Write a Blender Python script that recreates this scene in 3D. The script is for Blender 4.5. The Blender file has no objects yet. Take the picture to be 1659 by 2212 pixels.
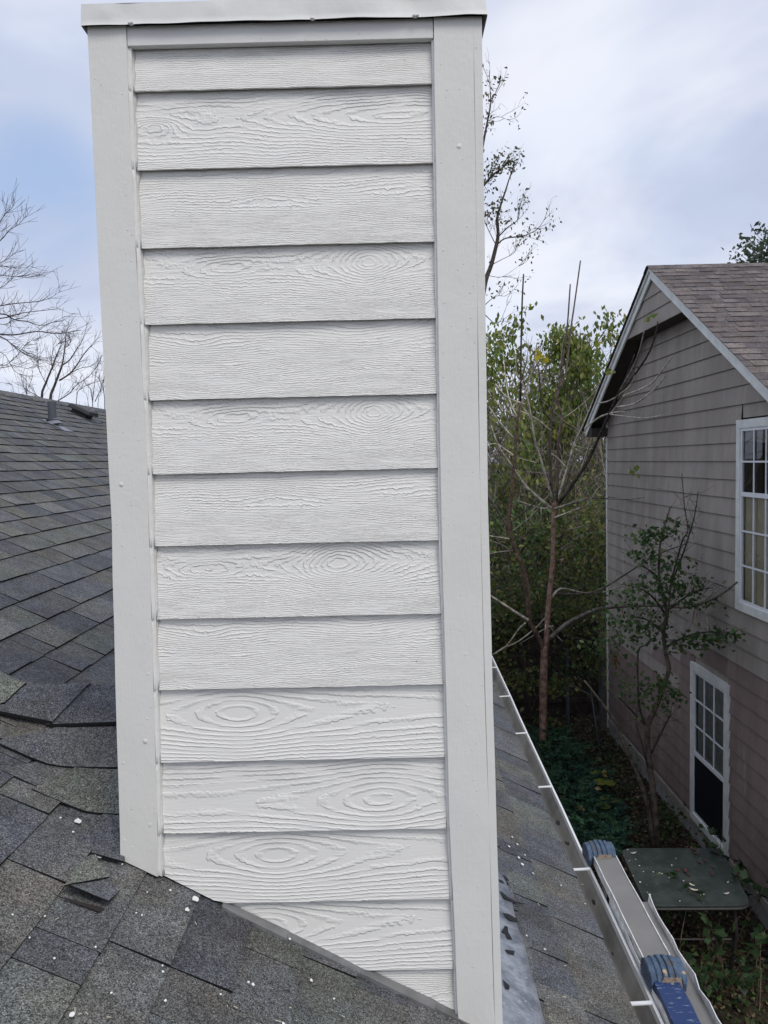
import bpy, math, random
import numpy as np
from mathutils import Vector

# ------------------------------------------------------------------ camera, world, sun, exposure
SC = bpy.context.scene
COL = SC.collection
R_ = np.array([1.0, 0.005, -0.022]); 
YAW, PITCH, ROLL, FPX = -0.0065, 0.0651, -0.0225, 1681.4
CAM = np.array([0.675, -1.857, 0.0])
_f = np.array([math.sin(YAW)*math.cos(PITCH), math.cos(YAW)*math.cos(PITCH), -math.sin(PITCH)])
_r = np.array([math.cos(YAW), -math.sin(YAW), 0.0]); _u = np.cross(_r, _f)
CR = math.cos(ROLL)*_r + math.sin(ROLL)*_u
CU = -math.sin(ROLL)*_r + math.cos(ROLL)*_u
CF = _f
cam = bpy.data.cameras.new('camera'); camo = bpy.data.objects.new('camera', cam); COL.objects.link(camo)
from mathutils import Matrix
camo.matrix_world = Matrix(((CR[0], CU[0], -CF[0], CAM[0]), (CR[1], CU[1], -CF[1], CAM[1]), (CR[2], CU[2], -CF[2], CAM[2]), (0, 0, 0, 1)))
cam.sensor_fit = 'VERTICAL'; cam.sensor_height = 24.0; cam.lens = 24.0*FPX/2212.0
cam.clip_start = 0.05; cam.clip_end = 2000
SC.camera = camo
SC.view_settings.view_transform = 'Standard'; SC.view_settings.look = 'None'
SC.view_settings.exposure = 0.12; SC.view_settings.gamma = 1.0; SC.view_settings.use_curve_mapping = False

SUN_EL, SUN_AZ = math.radians(52), math.radians(150)      # azimuth from +y clockwise: behind the camera, to the right
w = bpy.data.worlds.new('World'); SC.world = w; w.use_nodes = True
def build_world():
    nt = w.node_tree; nt.nodes.clear(); N = nt.nodes.new; L = nt.links.new
    out = N('ShaderNodeOutputWorld'); bg = N('ShaderNodeBackground')
    sky = N('ShaderNodeTexSky'); sky.sky_type = 'NISHITA'; sky.sun_disc = False
    sky.sun_elevation = SUN_EL; sky.sun_rotation = SUN_AZ
    tc = N('ShaderNodeTexCoord'); sep = N('ShaderNodeSeparateXYZ'); L(tc.outputs['Generated'], sep.inputs[0])
    def m(op, a, b=None, c=None, clamp=False):
        n = N('ShaderNodeMath'); n.operation = op; n.use_clamp = clamp
        for i, v in enumerate((a, b, c)):
            if v is None: continue
            if isinstance(v, (int, float)): n.inputs[i].default_value = v
            else: L(v, n.inputs[i])
        return n.outputs[0]
    zz = m('ADD', m('MAXIMUM', sep.outputs[2], 0.0), 0.22)
    cx = m('DIVIDE', sep.outputs[0], zz); cy = m('DIVIDE', sep.outputs[1], zz)
    cb = N('ShaderNodeCombineXYZ'); L(cx, cb.inputs[0]); L(cy, cb.inputs[1])
    def noise(scale, off, det, rough, dist=0.0):
        mp = N('ShaderNodeMapping'); mp.inputs['Location'].default_value = off; L(cb.outputs[0], mp.inputs[0])
        n = N('ShaderNodeTexNoise'); n.inputs['Scale'].default_value = scale; n.inputs['Detail'].default_value = det
        n.inputs['Roughness'].default_value = rough; n.inputs['Distortion'].default_value = dist
        L(mp.outputs[0], n.inputs['Vector']); return n.outputs[0]
    n1 = noise(1.05, (3.1, 1.7, 0), 5, .55, .35); n2 = noise(1.9, (7.3, 2.2, 0), 5, .5, .2)
    def mix(f, a, b):
        n = N('ShaderNodeMix'); n.data_type = 'RGBA'
        if isinstance(f, (int, float)): n.inputs[0].default_value = f
        else: L(f, n.inputs[0])
        for s, v in ((n.inputs[6], a), (n.inputs[7], b)):
            if isinstance(v, tuple): s.default_value = v + (1,)
            else: L(v, s)
        return n.outputs[2]
    def ramp(f, a, b):
        n = N('ShaderNodeMapRange'); n.interpolation_type = 'SMOOTHSTEP'; L(f, n.inputs[0])
        n.inputs[1].default_value = a; n.inputs[2].default_value = b; return n.outputs[0]
    shade = ramp(n1, .36, .64); tex = ramp(n2, .3, .7)
    cloud = mix(shade, (.49, .54, .70), (.85, .86, .93))
    cloud = mix(m('MULTIPLY', tex, .35), cloud, (.66, .76, .93))
    # a thin place in the cloud where blue shows: low in the sky to the left
    d = Vector((-0.375, 0.873, 0.305)).normalized()
    vm = N('ShaderNodeVectorMath'); vm.operation = 'DOT_PRODUCT'; L(tc.outputs['Generated'], vm.inputs[0]); vm.inputs[1].default_value = d
    gap = m('MULTIPLY', ramp(vm.outputs['Value'], .9955, .9995), ramp(n2, .34, .56))
    skyc = N('ShaderNodeMix'); skyc.data_type = 'RGBA'; skyc.blend_type = 'MULTIPLY'; skyc.inputs[0].default_value = 1
    L(sky.outputs[0], skyc.inputs[6]); skyc.inputs[7].default_value = (1, 1, 1, 1)
    # the background runs at strength 0.1, so cloud radiance is written ten times up
    up = N('ShaderNodeVectorMath'); up.operation = 'SCALE'; L(cloud, up.inputs[0]); up.inputs[3].default_value = 10.0
    bluec = mix(.55, skyc.outputs[2], (3.4, 5.6, 9.6))
    cov = m('MULTIPLY', gap, .55)
    fin = mix(m('ADD', m('MULTIPLY', m('SUBTRACT', 1.0, cov), .94), 0.0), bluec, up.outputs[0])
    L(fin, bg.inputs[0]); bg.inputs[1].default_value = 0.1; L(bg.outputs[0], out.inputs[0])
build_world()
sl = bpy.data.lights.new('sun', 'SUN'); sl.energy = 1.5; sl.angle = math.radians(24); sl.color = (1.0, .95, .875)
so = bpy.data.objects.new('sun', sl); COL.objects.link(so)
sd = Vector((math.sin(SUN_AZ)*math.cos(SUN_EL), math.cos(SUN_AZ)*math.cos(SUN_EL), math.sin(SUN_EL)))
so.rotation_euler = sd.to_track_quat('Z', 'Y').to_euler(); so.location = (3, -6, 9)

# ------------------------------------------------------------------ measuring helpers: sight lines meeting planes of the place
def ray(px, py): return CF + (px-829.5)/FPX*CR + (1106-py)/FPX*CU
def at_y(px, py, y): d = ray(px, py); return CAM + d*(y-CAM[1])/d[1]
def at_x(px, py, x): d = ray(px, py); return CAM + d*(x-CAM[0])/d[0]
def at_z(px, py, z): d = ray(px, py); return CAM + d*(z-CAM[2])/d[2]
RA, RS = -0.9824, 0.5183                                   # our roof: z = RA - RS x
def on_roof(px, py, lift=0.0):
    d = ray(px, py); n = np.array([RS, 0, 1]); return CAM + d*(RA+lift-CAM@n)/(d@n)
def roof_z(x): return RA - RS*x

# ------------------------------------------------------------------ mesh helpers
class MB:
    def __init__(s): s.v = []; s.f = []; s.m = []; s.c = []
    def add(s, vs, fs, mi=0, col=None):
        o = len(s.v); s.v += [tuple(map(float, p)) for p in vs]
        s.f += [tuple(i+o for i in f) for f in fs]
        s.m += (list(mi) if isinstance(mi, (list, tuple)) else [mi]*len(fs))
        s.c += [col if col else (1, 1, 1)]*len(vs)
        return s
    def box(s, x0, x1, y0, y1, z0, z1, mi=0, col=None):
        return s.add([(x0,y0,z0),(x1,y0,z0),(x1,y1,z0),(x0,y1,z0),(x0,y0,z1),(x1,y0,z1),(x1,y1,z1),(x0,y1,z1)],
              [(0,3,2,1),(4,5,6,7),(0,1,5,4),(1,2,6,5),(2,3,7,6),(3,0,4,7)], mi, col)
    def prism(s, poly, d, mi=0, col=None, mi_side=None):
        """poly: list of 3d points, d: extrude vector"""
        n = len(poly); P = [np.array(p, float) for p in poly]; d = np.array(d, float)
        fs = [tuple(range(n)), tuple(range(2*n-1, n-1, -1))] + [(i, n+i, n+(i+1) % n, (i+1) % n) for i in range(n)]
        ms = [mi, mi] + [mi if mi_side is None else mi_side]*n
        return s.add(P+[p+d for p in P], fs, ms, col)
    def tube(s, pts, rad, n=5, mi=0, col=None, cap=True):
        P = [np.array(p, float) for p in pts]
        if not isinstance(rad, (list, tuple, np.ndarray)): rad = [rad]*len(P)
        vs = []; ref = None
        for i, p in enumerate(P):
            a = P[max(i-1, 0)]; b = P[min(i+1, len(P)-1)]; t = b-a; t = t/(np.linalg.norm(t)+1e-12)
            if ref is None:
                ref = np.cross(t, (0, 0, 1.0) if abs(t[2]) < .9 else (1.0, 0, 0))
            ref = ref - t*(ref@t); ref = ref/(np.linalg.norm(ref)+1e-12); bn = np.cross(t, ref)
            for k in range(n):
                an = 2*math.pi*k/n; vs.append(p + rad[i]*(math.cos(an)*ref+math.sin(an)*bn))
        fs = [(i*n+k, i*n+(k+1) % n, (i+1)*n+(k+1) % n, (i+1)*n+k) for i in range(len(P)-1) for k in range(n)]
        if cap: fs += [tuple(range(n-1, -1, -1)), tuple(range((len(P)-1)*n, len(P)*n))]
        return s.add(vs, fs, mi, col)
    def build(s, name, mats, parent=None, smooth=False, origin=None, kind=None):
        me = bpy.data.meshes.new(name)
        V = np.array(s.v, float).reshape(-1, 3)
        if origin is not None: V = V-np.array(origin)
        me.from_pydata(V.tolist(), [], s.f)
        if not isinstance(mats, (list, tuple)): mats = [mats]
        for m in mats: me.materials.append(m)
        me.polygons.foreach_set('material_index', s.m)
        if smooth: me.polygons.foreach_set('use_smooth', [True]*len(s.f))
        a = me.color_attributes.new('tone', 'FLOAT_COLOR', 'POINT')
        c = np.ones((len(s.v), 4), np.float32); c[:, :3] = np.array(s.c, np.float32).reshape(-1, 3)
        a.data.foreach_set('color', c.ravel())
        me.update()
        o = bpy.data.objects.new(name, me); COL.objects.link(o)
        if origin is not None: o.location = tuple(float(t) for t in origin)
        if parent is not None:
            o.parent = parent
            pl = world_loc(parent); o.location = (Vector(o.location) - pl)
        if kind: o['kind'] = kind
        return o
def world_loc(o):
    l = Vector(o.location)
    while o.parent: o = o.parent; l += Vector(o.location)
    return l
def thing(name, label, cat, loc=(0, 0, 0), group=None):
    o = bpy.data.objects.new(name, None); COL.objects.link(o); o.location = loc; o.empty_display_size = .1
    o['label'] = label; o['category'] = cat
    if group: o['group'] = group
    return o
def tag(o, label, cat, group=None):
    o['label'] = label; o['category'] = cat
    if group: o['group'] = group
    return o
def bevel(o, wd, seg=1):
    b = o.modifiers.new('edge', 'BEVEL'); b.width = wd; b.segments = seg; b.limit_method = 'ANGLE'; b.angle_limit = math.radians(40); return o
def interp(tab, z):
    t = sorted(tab); return float(np.interp(z, [a for a, b in t], [b for a, b in t]))
def clip(poly, n, c):
    """keep the side of a 2-d polygon where n.p >= c"""
    out = []
    for i in range(len(poly)):
        a, b = poly[i], poly[(i+1) % len(poly)]
        da = n[0]*a[0]+n[1]*a[1]-c; db = n[0]*b[0]+n[1]*b[1]-c
        if da >= 0: out.append(a)
        if (da >= 0) != (db >= 0):
            t = da/(da-db); out.append((a[0]+t*(b[0]-a[0]), a[1]+t*(b[1]-a[1])))
    return out

# ------------------------------------------------------------------ materials
class NT:
    def __init__(s, name):
        s.mat = bpy.data.materials.new(name); s.mat.use_nodes = True; s.nt = s.mat.node_tree
        s.b = s.nt.nodes['Principled BSDF']; s.out = s.nt.nodes['Material Output']
        s.tc = s.N('ShaderNodeTexCoord')
    def N(s, t): return s.nt.nodes.new(t)
    def L(s, a, b): s.nt.links.new(a, b)
    def put(s, sock, v):
        if isinstance(v, (int, float)): sock.default_value = v
        elif isinstance(v, tuple): sock.default_value = v if len(v) == len(sock.default_value) else v+(1,)
        else: s.L(v, sock)
    def m(s, op, a, b=None, c=None, clamp=False):
        n = s.N('ShaderNodeMath'); n.operation = op; n.use_clamp = clamp
        for i, v in enumerate((a, b, c)):
            if v is not None: s.put(n.inputs[i], v)
        return n.outputs[0]
    def coord(s, kind='Object', scale=(1, 1, 1), loc=(0, 0, 0), rot=(0, 0, 0)):
        mp = s.N('ShaderNodeMapping'); mp.inputs['Scale'].default_value = scale; mp.inputs['Location'].default_value = loc
        mp.inputs['Rotation'].default_value = rot
        s.L(s.tc.outputs[kind], mp.inputs[0]); return mp.outputs[0]
    def noise(s, vec, scale, det=3, rough=.5, dist=0.0):
        n = s.N('ShaderNodeTexNoise'); s.L(vec, n.inputs['Vector']); n.inputs['Scale'].default_value = scale
        n.inputs['Detail'].default_value = det; n.inputs['Roughness'].default_value = rough; n.inputs['Distortion'].default_value = dist
        return n.outputs[0]
    def voro(s, vec, scale, feat='F1', out=0, rnd=1.0):
        n = s.N('ShaderNodeTexVoronoi'); n.feature = feat; s.L(vec, n.inputs['Vector']); n.inputs['Scale'].default_value = scale
        n.inputs['Randomness'].default_value = rnd; return n.outputs[out]
    def ramp(s, f, a, b, lo=0.0, hi=1.0):
        n = s.N('ShaderNodeMapRange'); n.interpolation_type = 'SMOOTHSTEP'; s.put(n.inputs[0], f)
        n.inputs[1].default_value = a; n.inputs[2].default_value = b; n.inputs[3].default_value = lo; n.inputs[4].default_value = hi
        return n.outputs[0]
    def mix(s, f, a, b, mode='MIX'):
        n = s.N('ShaderNodeMix'); n.data_type = 'RGBA'; n.blend_type = mode
        s.put(n.inputs[0], f); s.put(n.inputs[6], a); s.put(n.inputs[7], b); return n.outputs[2]
    def tone(s):
        n = s.N('ShaderNodeAttribute'); n.attribute_name = 'tone'; return n.outputs['Color']
    def bump(s, h, dist, strength=1.0, prev=None):
        n = s.N('ShaderNodeBump'); n.inputs['Strength'].default_value = strength; n.inputs['Distance'].default_value = dist
        s.L(h, n.inputs['Height'])
        if prev is not None: s.L(prev, n.inputs['Normal'])
        return n.outputs[0]
    def done(s, col=None, rough=.8, normal=None, metal=0.0, spec=.5):
        if col is not None: s.put(s.b.inputs['Base Color'], col)
        s.put(s.b.inputs['Roughness'], rough); s.put(s.b.inputs['Metallic'], metal); s.b.inputs['Specular IOR Level'].default_value = spec
        if normal is not None: s.L(normal, s.b.inputs['Normal'])
        return s.mat

PAINT = (.81, .797, .760); TRIMC = (.755, .745, .703)
def grain_material(name, u0, v0, ku, freq, amp, fine, flip=1.0, seed=0.0, knots=()):
    """pressed wood grain on a painted fibre board; object space: x along the board, z up it"""
    t = NT(name); sep = t.N('ShaderNodeSeparateXYZ'); t.L(t.tc.outputs['Object'], sep.inputs[0])
    u, v = sep.outputs[0], sep.outputs[2]
    lo = t.noise(t.coord(scale=(3.0, 1, 9), loc=(seed, 0, seed*.7)), 1.0, 2, .5)
    hi = t.noise(t.coord(scale=(38, 1, 120), loc=(seed*3, 0, seed)), 1.0, 2, .6)
    jag = t.noise(t.coord(scale=(95, 1, 60), loc=(seed*3, 0, seed)), 1.0, 1, .5)
    X = t.m('MULTIPLY', t.m('SUBTRACT', u, u0), ku)
    Xs = t.m('MULTIPLY', t.m('DIVIDE', X, t.m('SQRT', t.m('ADD', 1.0, t.m('MULTIPLY', t.m('MULTIPLY', X, X), 260.0)))), 1.0)
    V = t.m('MULTIPLY', t.m('SUBTRACT', v, v0), 1.0)
    G = t.m('SQRT', t.m('ADD', t.m('MULTIPLY', Xs, Xs), t.m('MULTIPLY', V, V)))
    G = t.m('ADD', G, t.m('MULTIPLY', t.m('SUBTRACT', lo, .5), amp))
    for (kx, kz, kr, ks) in knots:                         # small knots that push the grain aside
        dx = t.m('MULTIPLY', t.m('SUBTRACT', u, kx), .33); dz = t.m('SUBTRACT', v, kz)
        dd = t.m('ADD', t.m('MULTIPLY', dx, dx), t.m('MULTIPLY', dz, dz))
        G = t.m('ADD', G, t.m('MULTIPLY', t.m('EXPONENT', t.m('MULTIPLY', dd, -1.0/(kr*kr))), ks))
    G = t.m('ADD', G, t.m('MULTIPLY', t.m('SUBTRACT', hi, .5), .0035))
    G = t.m('ADD', G, t.m('MULTIPLY', t.m('SUBTRACT', jag, .5), .0045))
    ph = t.m('MULTIPLY', t.m('POWER', t.m('MAXIMUM', G, .0001), 1.35), freq)
    fr = t.m('FRACT', ph)
    ridge = t.m('MULTIPLY', t.ramp(fr, .42, .80), t.ramp(fr, 1.0, .88))
    # lines fade in and out along the board
    pres = t.ramp(t.noise(t.coord(scale=(7, 1, 45), loc=(seed, 3, seed)), 1.0, 2, .6), .34, .58, .15, 1.0)
    ridge = t.m('MULTIPLY', ridge, pres)
    fi = t.noise(t.coord(scale=(22, 1, 190), loc=(seed, 5, 0)), 1.0, 1, .5)
    fi2 = t.noise(t.coord(scale=(60, 1, 330), loc=(seed, 9, 0)), 1.0, 1, .5)
    fade = t.ramp(G, .015, .07, .25, 1.0)
    h = t.m('ADD', t.m('MULTIPLY', ridge, 1.0), t.m('MULTIPLY', t.m('ADD', t.m('MULTIPLY', fi, 1.2), t.m('MULTIPLY', fi2, .7)), t.m('MULTIPLY', fade, fine*1.5)))
    # caulked ends: the relief dies out near the trim
    nrm = t.bump(h, .0018, 1.0)
    col = t.mix(t.ramp(t.noise(t.coord(scale=(2, 1, 6)), 1.0, 3, .5), .35, .7), PAINT, tuple(c*.965 for c in PAINT))
    col = t.mix(t.m('MULTIPLY', t.ramp(t.voro(t.coord(scale=(1, .02, 1)), 16.0, rnd=1.0), .055, .03), .45), col, (.2, .19, .17))
    return t.done(col, .52, nrm, spec=.35)

def paint_material(name, c, vertical=True, rough=.5, ding=1.0):
    t = NT(name)
    a = t.noise(t.coord(scale=(260, 260, 26) if vertical else (26, 260, 260)), 1.0, 3, .6)
    b = t.noise(t.coord(), 55.0, 4, .6)
    d = t.ramp(t.voro(t.coord(), 13.0), .10, .02)
    d2 = t.ramp(t.voro(t.coord(loc=(3, 2, 1)), 46.0), .09, .03)
    dn = t.noise(t.coord(loc=(1, 1, 1)), 180.0, 2, .5)
    h = t.m('ADD', t.m('MULTIPLY', a, .30), t.m('MULTIPLY', b, .55))
    h = t.m('ADD', h, t.m('MULTIPLY', t.m('MULTIPLY', d, dn), 2.4*ding)); h = t.m('ADD', h, t.m('MULTIPLY', d2, .8*ding))
    col = t.mix(t.ramp(t.noise(t.coord(), 5.0, 4, .6), .35, .7), c, tuple(x*.95 for x in c))
    return t.done(col, rough, t.bump(h, .0017, .9), spec=.35)

def shingle_material(name, size=1.0, speck=1.0, tint=(1, 1, 1)):
    t = NT(name)
    g = t.coord('Object')
    cell = t.voro(g, 420.0*size, out=1)                       # granule colours
    sepc = t.N('ShaderNodeSeparateColor'); t.L(cell, sepc.inputs[0]); r1 = sepc.outputs[0]; r2 = sepc.outputs[1]
    k = t.ramp(r1, .0, 1.0, .34, 1.72)
    k = t.m('ADD', k, t.m('MULTIPLY', t.ramp(r2, .93, .99), 1.6*speck))
    mid = t.ramp(t.noise(g, 75.0, 4, .7), .3, .7, .80, 1.2)
    low = t.ramp(t.noise(g, 9.0, 4, .6), .3, .7, .82, 1.18)
    k = t.m('MULTIPLY', t.m('MULTIPLY', k, mid), low)
    hue = t.mix(t.ramp(t.noise(t.coord(loc=(4, 7, 1)), 6.0, 3, .5), .38, .62), (1.04, 1.0, .95), (.97, 1.0, 1.04))
    hue = t.mix(t.ramp(t.noise(t.coord(loc=(9, 1, 2)), 14.0, 3, .5), .45, .65, 0, .6), hue, (.97, 1.02, .96))
    c = t.mix(1.0, t.tone(), hue, 'MULTIPLY'); c = t.mix(1.0, c, tint, 'MULTIPLY')
    vk = t.N('ShaderNodeCombineColor'); [t.L(k, vk.inputs[i]) for i in range(3)]
    c = t.mix(1.0, c, vk.outputs[0], 'MULTIPLY')
    h = t.voro(g, 560.0*size)
    return t.done(c, .92, t.bump(h, .0012, .8), spec=.25)

def plain(name, c, rough=.7, metal=0.0, var=.15, sc=12.0, spec=.5, bmp=0.0, bs=80.0):
    t = NT(name)
    col = t.mix(t.ramp(t.noise(t.coord(), sc, 5, .6), .3, .7), tuple(x*(1-var) for x in c), tuple(min(1, x*(1+var)) for x in c))
    nr = t.bump(t.noise(t.coord(loc=(2, 2, 2)), bs, 4, .6), bmp, 1.0) if bmp else None
    return t.done(col, rough, nr, metal, spec)
def attr_mat(name, rough=.6, trans=.0, var=.25, sc=30.0, spec=.4, bmp=0.0):
    t = NT(name)
    k = t.ramp(t.noise(t.coord(), sc, 3, .6), .3, .7, 1-var, 1+var)
    vk = t.N('ShaderNodeCombineColor'); [t.L(k, vk.inputs[i]) for i in range(3)]
    c = t.mix(1.0, t.tone(), vk.outputs[0], 'MULTIPLY')
    t.done(c, rough, t.bump(t.noise(t.coord(), 90.0, 4, .6), bmp, 1.0) if bmp else None, spec=spec)
    if trans:
        tr = t.N('ShaderNodeBsdfTranslucent'); t.L(c, tr.inputs[0]); mx = t.N('ShaderNodeMixShader'); mx.inputs[0].default_value = trans
        t.L(t.b.outputs[0], mx.inputs[1]); t.L(tr.outputs[0], mx.inputs[2]); t.L(mx.outputs[0], t.out.inputs[0])
    return t.mat

M = {}
M['board_knot'] = grain_material('board paint large oval grain', .20, .118, .40, 190, .022, .16, seed=1.3)
M['board_knot_right'] = grain_material('board paint oval grain at right', .545, .075, .40, 190, .022, .16, seed=4.1)
M['board_knot_mid'] = grain_material('board paint oval grain at middle', .29, .118, .40, 190, .022, .16, seed=1.3)
M['board_fine'] = grain_material('board paint fine wavy grain', .54, .136, .62, 400, .040, .44, seed=7.7, knots=((.20, .13, .022, -.012),))
M['board_fine_b'] = grain_material('board paint fine wavy grain other cut', .45, .130, .55, 400, .050, .44, seed=27.7, knots=((.12, .12, .022, -.012),))
M['board_swoop'] = grain_material('board paint sweeping grain', .62, .115, .22, 300, .050, .36, seed=2.9, knots=((.05, .10, .020, .03),))
M['board_straight'] = grain_material('board paint straight grain', .35, .200, .16, 330, .030, .28, seed=9.4)
M['board_wave'] = grain_material('board paint wavy grain', .10, .192, .10, 340, .060, .42, seed=5.2, knots=((.33, .12, .03, .012),))
M['board_wave_b'] = grain_material('board paint wavy grain other cut', .45, .188, .12, 330, .066, .42, seed=15.2, knots=((.13, .13, .03, -.012),))
M['trim'] = paint_material('trim paint', TRIMC)
M['frieze'] = paint_material('frieze paint', (.75, .74, .715), vertical=False)
M['caulk'] = plain('caulk', (.77, .76, .73), .5, var=.03, bmp=.0015, bs=60)
M['cap'] = plain('painted sheet metal', (.68, .675, .65), .5, var=.05, sc=6, bmp=.003, bs=8)
M['shingle'] = shingle_material('shingle granules')
M['shingle_edge'] = plain('cut asphalt edge', (.014, .014, .016), .9, var=.3, sc=200, spec=.2)
M['nb_shingle'] = shingle_material('weathered brown granules', .5, .3)
M['nb_edge'] = plain('brown shingle edge', (.035, .028, .027), .9)
M['deck'] = plain('roof felt', (.03, .03, .033), .95)
M['bark'] = attr_mat('bark', .9, var=.5, sc=14, spec=.2, bmp=.004)
M['leaf'] = attr_mat('leaf', .5, .45, var=.2, sc=3, spec=.4)
M['attr'] = attr_mat('coloured surface', .7, var=.1, sc=20)

# ------------------------------------------------------------------ the setting
def ground():
    mb = MB(); xs = np.concatenate([[-400, -60, -20], np.arange(-4, 12.01, .25), [16, 40, 120, 400]]); ys = np.concatenate([[-60, -20, -6], np.arange(-3, 13.01, .25), [16, 22, 30, 60, 150, 600]])
    rng = np.random.default_rng(3)
    nz = rng.normal(0, .02, (len(xs), len(ys)))
    vs = []
    for i, x in enumerate(xs):
        for j, y in enumerate(ys): vs.append((x, y, -4.66+nz[i, j]))
    ny = len(ys); fs = [(i*ny+j, (i+1)*ny+j, (i+1)*ny+j+1, i*ny+j+1) for i in range(len(xs)-1) for j in range(ny-1)]
    mb.add(vs, fs)
    t = NT('leaf strewn earth'); c = t.mix(t.ramp(t.noise(t.coord(), 5, 6, .7), .35, .65), (.028, .022, .016), (.065, .05, .035))
    c = t.mix(t.ramp(t.noise(t.coord(loc=(5, 5, 0)), .35, 3, .6), .5, .7, 0, .6), c, (.035, .05, .02))
    mat = t.done(c, .95, t.bump(t.noise(t.coord(), 30, 6, .7), .03, 1.0), spec=.15)
    o = mb.build('ground', mat); o['kind'] = 'structure'
ground()

# ------------------------------------------------------------------ our house: roof, gutter, wall
rng = random.Random(11)
house = thing('house', 'house under the photographer with grey shingle roof sloping down to a white gutter', 'house', (1.2, 3, -4.65))
EX = .128; RIDGE_X = -3.57; EAVE = 1.375
Y0, Y1 = -1.75, 13.0
def skew(y): return .0173*(y-.5)
# palette of granule blends (linear albedo)
PAL = [(.096, .099, .108), (.110, .111, .114), (.115, .112, .106), (.110, .116, .109), (.084, .087, .096), (.102, .104, .110), (.120, .121, .119)]
def tone(rg, k=1.0):
    c = rg.choice(PAL); s = rg.uniform(.86, 1.12)*k; return tuple(x*s for x in c)
TH = .0085
SL = math.hypot(1, RS); NX, NZ = RS/SL, 1/SL
tabs = []      # (size key, verts, faces, mats, col)
def add_tab(x_lo, x_hi, y0, y1, th, col, rg, base=0.0):
    """x_lo uphill, x_hi exposed edge"""
    over = .016
    def P(x, y, h): return np.array([x+NX*h, y, roof_z(x)+NZ*h])
    ns = 2 if (y1-y0) > .2 else 1
    w_ = [rg.uniform(-.0012, .0012) for _ in range(2*(ns+1))]
    V = []; 
    for i in range(ns+1):
        y = y0+(y1-y0)*i/ns; jx = w_[i]*1.6
        V += [P(x_lo-over, y, base+.0005), P(x_hi+jx, y, base+.0005+.0015), P(x_hi+jx, y, base+th+w_[ns+1+i]*.6), P(x_lo-over, y, base+.0022)]
    F = []; Mi = []
    for i in range(ns):
        a = 4*i; b = a+4
        F += [(a+3, a+2, b+2, b+3), (a+2, a+1, b+1, b+2), (a, b, b+1, a+1)]; Mi += [0, 1, 1]
    F += [(0, 1, 2, 3), (4*ns+3, 4*ns+2, 4*ns+1, 4*ns)]; Mi += [1, 1]
    c = np.mean(V, axis=0); d = np.linalg.norm(c-CAM)
    rel = c-CAM; z = rel@CF; vis = False
    if z > .2:
        px = 829.5+FPX*(rel@CR)/z; py = 1106-FPX*(rel@CU)/z; vis = -60 < px < 1700 and -60 < py < 2290
        if 262 < px < 1055 and py < 1850+(px-262)*.5-60 : vis = False
        if px > 1255 + (py-1850)*.5 + 60: vis = False
    size = (x_hi-x_lo)*(y1-y0)/d**2 if vis else 0
    tabs.append((size, V, F, Mi, col))
nlo = int((RIDGE_X-.053)/EX)-1; nhi = 12
for k in range(nlo, nhi):
    x_hi = .053+EX*k; x_lo = x_hi-EX
    if x_hi <= RIDGE_X: continue
    x_lo = max(x_lo, RIDGE_X); last = x_hi > EAVE-.06
    rg = random.Random(1000+k*7)
    y = Y0 - rg.uniform(0, .2); high = rg.random() < .5
    while y < Y1:
        far = y > 9
        L_ = rg.choice([.10, .14, .17, .20, .24, .30, .34]) if not far else rg.choice([.3, .4])
        y2 = y+L_
        if not (x_lo > 0 and x_hi < .93 and y > .05 and y2 < .9):
            xa, xb = x_lo, x_hi
            sh = skew((y+y2)/2) if k > 3 else 0
            if last or x_hi > EAVE-.05: xb = EAVE+.01
            if xa < EAVE-.02:
                # the cricket and its valley cover the part uphill of the chimney
                if not (xb < -.04 and xa > -.50 and y > .10-(xb) and y2 < .86+xa):
                    add_tab(xa, xb + (sh if last else 0), y+.0015, y2-.0015, TH+(.0035 if high else 0), tone(rg, 1.0 if high else .93), rg)
        high = not high if rg.random() < .85 else high
        y = y2
    if last: break
tabs.sort(key=lambda t: -t[0])
NP = 285
for t in tabs[:NP]:
    c = np.mean(t[1], axis=0)
    MB().add(t[1], t[2], t[3], t[4]).build('shingle', [M['shingle'], M['shingle_edge']], house)
mb = MB()
for t in tabs[NP:]: mb.add(t[1], t[2], t[3], t[4])
mb.build('shingle_field', [M['shingle'], M['shingle_edge']], house, kind='stuff')
# deck, far slope, gable ends, wall
mb = MB()
mb.prism([(RIDGE_X, Y0-.1, roof_z(RIDGE_X)-.002), (EAVE-.02, Y0-.1, roof_z(EAVE-.02)-.002), (EAVE-.02, Y0-.1, roof_z(EAVE-.02)-.14), (RIDGE_X, Y0-.1, roof_z(RIDGE_X)-.14)], (0, Y1-Y0+.2, 0))
mb.prism([(RIDGE_X, Y0-.1, roof_z(RIDGE_X)-.002), (RIDGE_X, Y0-.1, roof_z(RIDGE_X)-.14), (RIDGE_X-5, Y0-.1, roof_z(RIDGE_X)-.14-5*RS), (RIDGE_X-5, Y0-.1, roof_z(RIDGE_X)-5*RS)], (0, Y1-Y0+.2, 0))
mb.build('roof_deck', M['deck'], house)
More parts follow.
